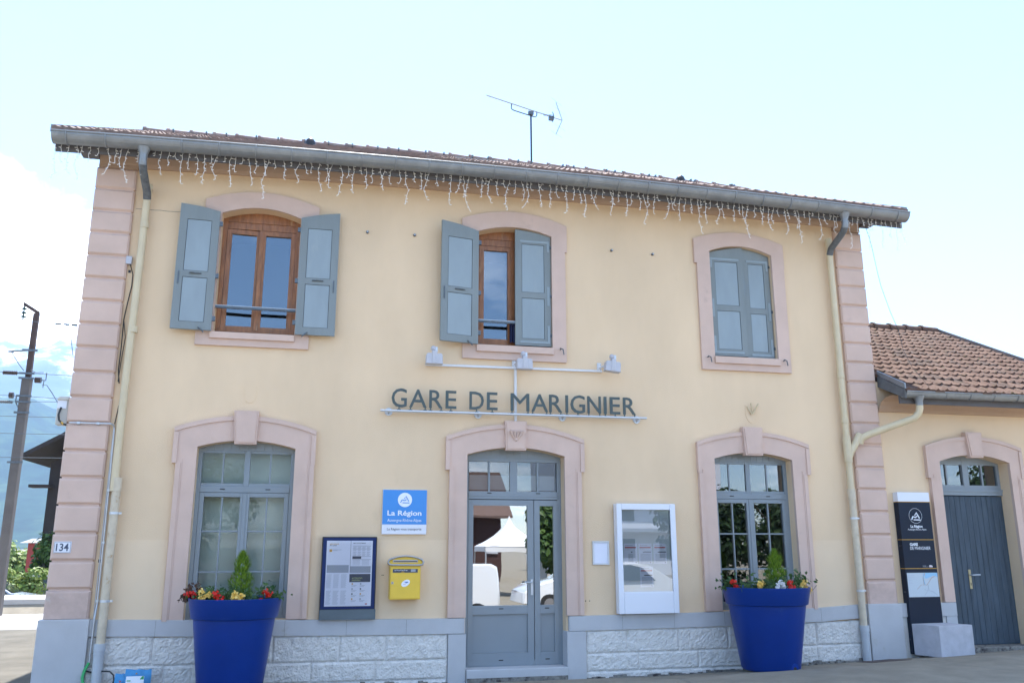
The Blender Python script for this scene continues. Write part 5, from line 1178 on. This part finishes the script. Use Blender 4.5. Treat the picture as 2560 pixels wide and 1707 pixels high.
# ------------------------------------------------------------------ trees, hedges
def crown(mb, c, rad, n, sz, rnd, clumps=14):
    cs = []
    for k in range(clumps):
        d_ = Vector((rnd.gauss(0, 1), rnd.gauss(0, 1), rnd.gauss(0, .9))).normalized() * rnd.uniform(.35, .85)
        cs.append((Vector((c[0] + d_.x * rad[0], c[1] + d_.y * rad[1], c[2] + d_.z * rad[2])), rnd.uniform(.28, .5)))
    for i in range(n):
        cc, r_ = rnd.choice(cs); d_ = Vector((rnd.gauss(0, 1), rnd.gauss(0, 1), rnd.gauss(0, 1))).normalized(); k = rnd.uniform(.6, 1.) * r_
        p = cc + Vector((d_.x * rad[0] * k, d_.y * rad[1] * k, d_.z * rad[2] * k))
        leafquad(mb, p, sz * rnd.uniform(.6, 1.3), d_ + Vector((0, 0, .6)) + Vector((rnd.gauss(0, .4), rnd.gauss(0, .4), 0)), .8, rnd)
def tree(x, y, h, rad, label, lm='leaf', n=2200, sz=.28, seed=1, name='tree', cat='tree', group=None, trunk=True):
    rnd = random.Random(seed); g = gz(x, y)
    T = thing(name, label, cat, (x, y, g), group)
    q = MB().mat(M[lm]); crown(q, (x, y, g + h - rad[2]), rad, n, sz, rnd); q.build('crown', T)
    if trunk:
        q = MB().mat(M['bark']); q.tube([(x, y, g - .05), (x + .05, y, g + h * .3), (x - .03, y + .04, g + h * .7)], [h * .03, h * .022, h * .008], 8)
        for k in range(6):
            a_ = rnd.uniform(0, 6.28); z = g + h * rnd.uniform(.3, .6); q.tube([(x, y, z), (x + rad[0] * .5 * math.cos(a_), y + rad[1] * .5 * math.sin(a_), z + h * .18)], [h * .010, h * .003], 5)
        q.build('trunk', T)
    return T
tree(-13.3, 24, 2.1, (1.6, .9, .8), 'leafy green bush beyond the far platform, beside the corner', 'leaf_yel', 2600, .16, 3, 'bush', 'bush', 'bushes beyond the far platform', False)
tree(-15.0, 24.8, 2.05, (1.2, .9, .75), 'leafy green bush beyond the far platform, behind the mast', 'leaf_yel', 2200, .16, 4, 'bush', 'bush', 'bushes beyond the far platform', False)
tree(-12.95, 27.5, 3.55, (.6, .6, 1.5), 'dark-leaved young tree in front of the brown shed', 'leaf', 1500, .2, 5)
tree(-24.5, 62, 3.3, (4, 3, 2.4), 'broad pale green tree far behind the red hut', 'leaf_yel', 2600, .42, 6)
tree(-31, 66, 3.6, (4.5, 3, 2.6), 'broad green tree far behind the catenary mast', 'leaf', 2200, .45, 7)
tree(-18.5, 60, 3.2, (3.4, 3, 2.2), 'dark green tree far behind the brown shed', 'leaf', 1800, .42, 8)
q = MB().mat(M['dry']); rnd = random.Random(8)
for i in range(5000):
    x_, y_ = rnd.uniform(-17, -8), 18.45 + rnd.random() * 1.6; h = rnd.uniform(.04, .15); a_ = rnd.uniform(0, 3.14); w_ = Vector((math.cos(a_), math.sin(a_), 0)) * .018; p = Vector((x_, y_, gz(x_, y_) - .01)); q.add([p - w_, p + w_, p + Vector((rnd.gauss(0, .06), rnd.gauss(0, .06), h))], [(0, 1, 2)])
kind(q.build('dry_grass'), 'stuff')['label'] = 'dry yellow grass on the verge beyond the far platform'
# brown goods shed
SH = thing('brown_shed', 'dark brown wooden shed with an overhanging gabled roof beyond the tracks', 'shed', (-11, 33, .33))
q = MB().mat(M['brownwood']); q.prism([(-14.12, -.7), (-8.2, -.7), (-8.2, 5.9), (-11, 7.4), (-14.12, 5.5)], 30.5, 37); q.build('wall', SH)
q = MB().mat(M['rooftile_far']); q.mat(M['brownwood']).hexa([(-15.0, 29.2, 5.55), (-11, 29.2, 8.0), (-11, 38, 8.0), (-15, 38, 5.55), (-15.0, 29.2, 5.75), (-11, 29.2, 8.2), (-11, 38, 8.2), (-15, 38, 5.75)]); q.hexa([(-11, 29.2, 8.0), (-7, 29.2, 5.55), (-7, 38, 5.55), (-11, 38, 8.0), (-11, 29.2, 8.2), (-7, 29.2, 5.75), (-7, 38, 5.75), (-11, 38, 8.2)]); q.build('roof', SH)
q = MB().mat(M['brownwood']); q.box(-14.75, -13.9, 29.9, 30.5, 4.40, 4.52); q.build('ledge', SH)
RH = thing('red_hut', 'small red hut with a grey roof seen far between the trees', 'hut', (-20, 50, .33))
q = MB().mat(M['redwall']); q.box(-20.2, -18.6, 50, 52, -.7, 2.15); q.build('wall', RH)
q = MB().mat(M['zinc']); q.hexa([(-20.6, 49.6, 2.15), (-18.2, 49.6, 2.15), (-18.2, 52.3, 2.15), (-20.6, 52.3, 2.15), (-20.1, 50.4, 2.42), (-18.6, 50.4, 2.42), (-18.6, 51.8, 2.42), (-20.1, 51.8, 2.42)]); q.build('roof', RH)
for i, (x_, y_, zt_) in enumerate(((-12.17, 20, 1.68), (-12.42, 20.2, 1.22))):
    q = MB().mat(M['greenpost']); q.box(x_ - .035, x_ + .035, y_ - .035, y_ + .035, -.2, zt_); tag(q.build('fence_post'), ('taller', 'shorter')[i] + ' dark green fence post on the verge beyond the platform', 'post', 'green fence posts')
# ------------------------------------------------------------------ vehicles
def car(x, y, rz, paint, label, h=1.45, ln=4.2, w=1.72, van=False, name='parked_car', cat='car', group='cars parked around the station'):
    g = gz(x, y); T = thing(name, label, cat, (x, y, g), group)
    if van: side = [(0, .30), (0, .95), (.03, 1.3), (.12, 1.72), (.3, 1.83), (2.6, 1.84), (2.95, 1.72), (3.45, 1.15), (4.1, .95), (4.28, .72), (4.3, .30)]
    else: side = [(0, .32), (-.02, .72), (.08, .92), (.30, 1.02), (.85, 1.36), (1.3, 1.45), (2.2, 1.45), (2.55, 1.38), (3.15, .98), (3.9, .84), (4.15, .66), (4.2, .32)]
    side = [(a / 4.25 * ln - ln / 2, c * h / (1.84 if van else 1.45)) for a, c in side]
    def tr(px, py, pz): return (x + px * math.cos(rz) - py * math.sin(rz), y + px * math.sin(rz) + py * math.cos(rz), g + pz)
    q = MB().mat(M[paint]); lay = []
    for s_, inset, yy in ((0, .10, -w / 2), (1, .0, -w / 2 + .05), (2, .0, w / 2 - .05), (3, .10, w / 2)):
        lay.append([tr(a * (1 - inset * .25), yy * (1 - (.16 if c > .95 * h / 1.45 * (1.2 if van else 1) else .04 if c > .8 else 0) * (1 if not van else .5)), c if inset == 0 else (c * .985)) for a, c in side])
    n = len(side); vs = [p for l_ in lay for p in l_]; fs = []
    for k in range(3):
        for i2 in range(n): j2 = (i2 + 1) % n; fs.append((k * n + i2, k * n + j2, (k + 1) * n + j2, (k + 1) * n + i2))
    fs.append(list(range(n))); fs.append([3 * n + i2 for i2 in range(n)][::-1])
    q.add(vs, fs); body = q.build('body', T, smooth=35, bevel=.03)
    q = MB().mat(M['carglass'])
    hh = h / 1.45
    for sgn in (-1, 1):
        yw = sgn * (w / 2 * (.92 if van else .865)) 
        P = [(1.15, 1.05), (1.5, 1.6), (.35, 1.6), (.35, 1.05)] if van else [(-1.55, .95), (-1.2, 1.30), (-.85, 1.38), (.1, 1.38), (.45, 1.32), (.95, .97)]
        kz = h / 1.84 if van else hh
        a_ = [tr(px, yw * 1.0 + sgn * .012, pz * kz) for px, pz in P]; q.add([tr(px, sgn * (w / 2 * (1 - (.10 if pz > 1.2 else -.005)) + .006 - (.05 if not van and pz > 1.2 else 0)), pz * kz) for px, pz in P], [tuple(range(len(P)))])
    if not van: q.add([tr(-1.85, -w * .38, .99 * hh), tr(-1.85, w * .38, .99 * hh), tr(-1.30, w * .36, 1.355 * hh), tr(-1.30, -w * .36, 1.355 * hh)], [(0, 1, 2, 3)]); q.add([tr(1.07, -w * .38, .99 * hh), tr(1.07, w * .38, .99 * hh), tr(.48, w * .36, 1.37 * hh), tr(.48, -w * .36, 1.37 * hh)], [(0, 1, 2, 3)])
    else: q.add([tr(1.40, -w * .36, 1.15), tr(1.40, w * .36, 1.15), tr(.88, w * .34, 1.66), tr(.88, -w * .34, 1.66)], [(0, 1, 2, 3)])
    q.build('car_window', T)
    for px in (-ln * .32, ln * .31):
        for sgn in (-1, 1):
            q = MB().mat(M['tyre']); q.tube([tr(px, sgn * (w / 2 - .20), .31), tr(px, sgn * (w / 2 + .01), .31)], .31, 20).mat(M['steel']).tube([tr(px, sgn * (w / 2 - .01), .31), tr(px, sgn * (w / 2 + .02), .31)], .19, 14); q.build('wheel', T)
    for sgn in (-1, 1):
        q = MB().mat(M['lampred']); zz = 1.05 if van else .80; q.add([tr(-ln / 2 - .012, sgn * w * .42, zz - .1), tr(-ln / 2 - .012, sgn * w * .33, zz - .1), tr(-ln / 2 + .0, sgn * w * .33, zz + .12), tr(-ln / 2 + .0, sgn * w * .42, zz + .12)], [(0, 1, 2, 3)]); q.build('tail_light', T)
    return T
car(-13.6, 22.6, R(5), 'carblue', 'pale blue car parked beyond the far platform', 1.42)
car(-12.5, 25.8, R(12), 'cargrey', 'grey-green car half hidden by the bushes beyond the platform', 1.45)
car(1.08, -16.2, R(180), 'carwhite', 'white van parked across the forecourt, mirrored in the glass of the entrance door', 1.80, 4.2, 1.8, van=True, name='parked_van', cat='van')
car(5.7, -14.2, R(180), 'carwhite', 'white estate car parked across the forecourt behind the white van', 1.50, 4.8)
# marquees, barn, trees across the forecourt (seen in the glass)
def marquee(x, y, s, h, label):
    g = gz(x, y); T = thing('marquee', label, 'tent', (x, y, g), 'white marquees across the forecourt')
    q = MB().mat(M['tent']); n = 8; prev = None
    rings = []
    for k in range(n + 1):
        t = k / n; r_ = s / 2 * (1 - t) ** 1.6 + .02; z = g + 2.25 + (h - 2.25) * t; rings.append([(x - r_, y - r_, z), (x + r_, y - r_, z), (x + r_, y + r_, z), (x - r_, y + r_, z)])
    vs = [p for r_ in rings for p in r_]; fs = [(k * 4 + i, k * 4 + (i + 1) % 4, k * 4 + 4 + (i + 1) % 4, k * 4 + 4 + i) for k in range(n) for i in range(4)]; q.add(vs, fs)
    q.build('canopy', T)
    q = MB().mat(M['tent']); e = s / 2
    q.box(x - e, x + e, y + e - .02, y + e, g + 2.0, g + 2.26).box(x - e, x + e, y - e, y - e + .02, g + 2.0, g + 2.26).box(x - e, x - e + .02, y - e, y + e, g + 2.0, g + 2.26).box(x + e - .02, x + e, y - e, y + e, g + 2.0, g + 2.26); q.box(x + e - 1.0, x + e, y + e - .05, y + e - .03, g, g + 2.05); q.build('valance', T)
    for dx in (-e + .04, e - .04):
        for dy in (-e + .04, e - .04): q = MB().mat(M['silver']); q.box(x + dx - .03, x + dx + .03, y + dy - .03, y + dy + .03, g, g + 2.2); q.build('pole', T)
marquee(6.75, -30, 3.0, 3.7, 'white pointed marquee across the forecourt, nearest the barn'); marquee(9.7, -31, 3.0, 3.8, 'white pointed marquee across the forecourt, further from the barn')
BN = thing('barn', 'dark red barn with a brown tiled roof across the forecourt', 'building', (4, -46, -.68))
q = MB().mat(mat('dark_red_render', (.055, .024, .020), .9)); q.box(-1, 9.6, -52, -45, -.8, 3.9); q.build('wall', BN)
q = MB().mat(M['rooftile_far']); q.hexa([(-1.6, -44.2, 3.7), (10.2, -44.2, 3.7), (10.2, -48.5, 6.8), (-1.6, -48.5, 6.8), (-1.6, -44.2, 3.85), (10.2, -44.2, 3.85), (10.2, -48.5, 7.0), (-1.6, -48.5, 7.0)]); q.build('roof', BN)
q = MB().mat(M['whitelamp']); q.box(8.6, 9.3, -44.99, -44.9, 1.4, 2.3); q.build('shutter', BN)
HB = thing('apartment_house', 'pale house with grey balconies across the forecourt', 'building', (24, -60, -.68))
q = MB().mat(M['signwhite']); q.box(17, 31, -66, -56, -.8, 9.5); q.mat(M['papershade']).box(17, 31, -56.01, -54.9, 3.0, 3.3).box(17, 31, -56.01, -54.9, 6.0, 6.3); q.build('wall', HB)
for xw in (18, 21.5, 25, 28.5):
    for zw in (1.0, 3.9, 6.9): q = MB().mat(M['carglass']); q.box(xw, xw + 1.4, -56.02, -55.98, zw, zw + 1.5); q.build('window', HB)
for i, (x_, y_, h_, r_, lm) in enumerate(((8.2, -26.5, 4.4, (2.0, 1.4, 1.9), 'leaf'), (18.5, -33, 6.3, (3.8, 2.4, 3.1), 'leaf_dark'), (23.0, -34, 6.5, (3.8, 2.4, 3.2), 'leaf_dark'), (28, -36, 6.6, (4.2, 3, 3.2), 'leaf_dark'), (-9, -34, 8.5, (4.6, 3, 3.9), 'leaf'), (-22, -42, 9.5, (5, 3, 4), 'leaf_dark'), (40, -34, 8, (4.5, 3, 3.6), 'leaf_dark'))):
    tree(x_, y_, h_, r_, ('round light green tree beside the marquees', 'dark broad tree nearest the marquees', 'dark broad tree in the middle of the row', 'dark broad tree before the pale house', 'tall green tree near the barn', 'tallest dark tree furthest beyond the barn', 'dark tree beyond the pale house')[i], lm, 4200, .36, 30 + i, group='trees across the forecourt')

# ------------------------------------------------------------------ haze
hz = bpy.data.materials.new('air_haze'); hz.use_nodes = True; nt = hz.node_tree; nt.nodes.clear()
pv = nt.nodes.new('ShaderNodeVolumePrincipled'); pv.inputs['Color'].default_value = (.42, .66, 1, 1); pv.inputs['Density'].default_value = .00014; pv.inputs['Anisotropy'].default_value = .1
om = nt.nodes.new('ShaderNodeOutputMaterial'); nt.links.new(pv.outputs[0], om.inputs['Volume'])
HAZE = True
if HAZE:
    q = MB().mat(hz); q.box(-6100, 6100, -4100, 7100, -21.5, 1420); kind(q.build('haze'), 'stuff')['label'] = 'pale blue summer haze in the valley air'
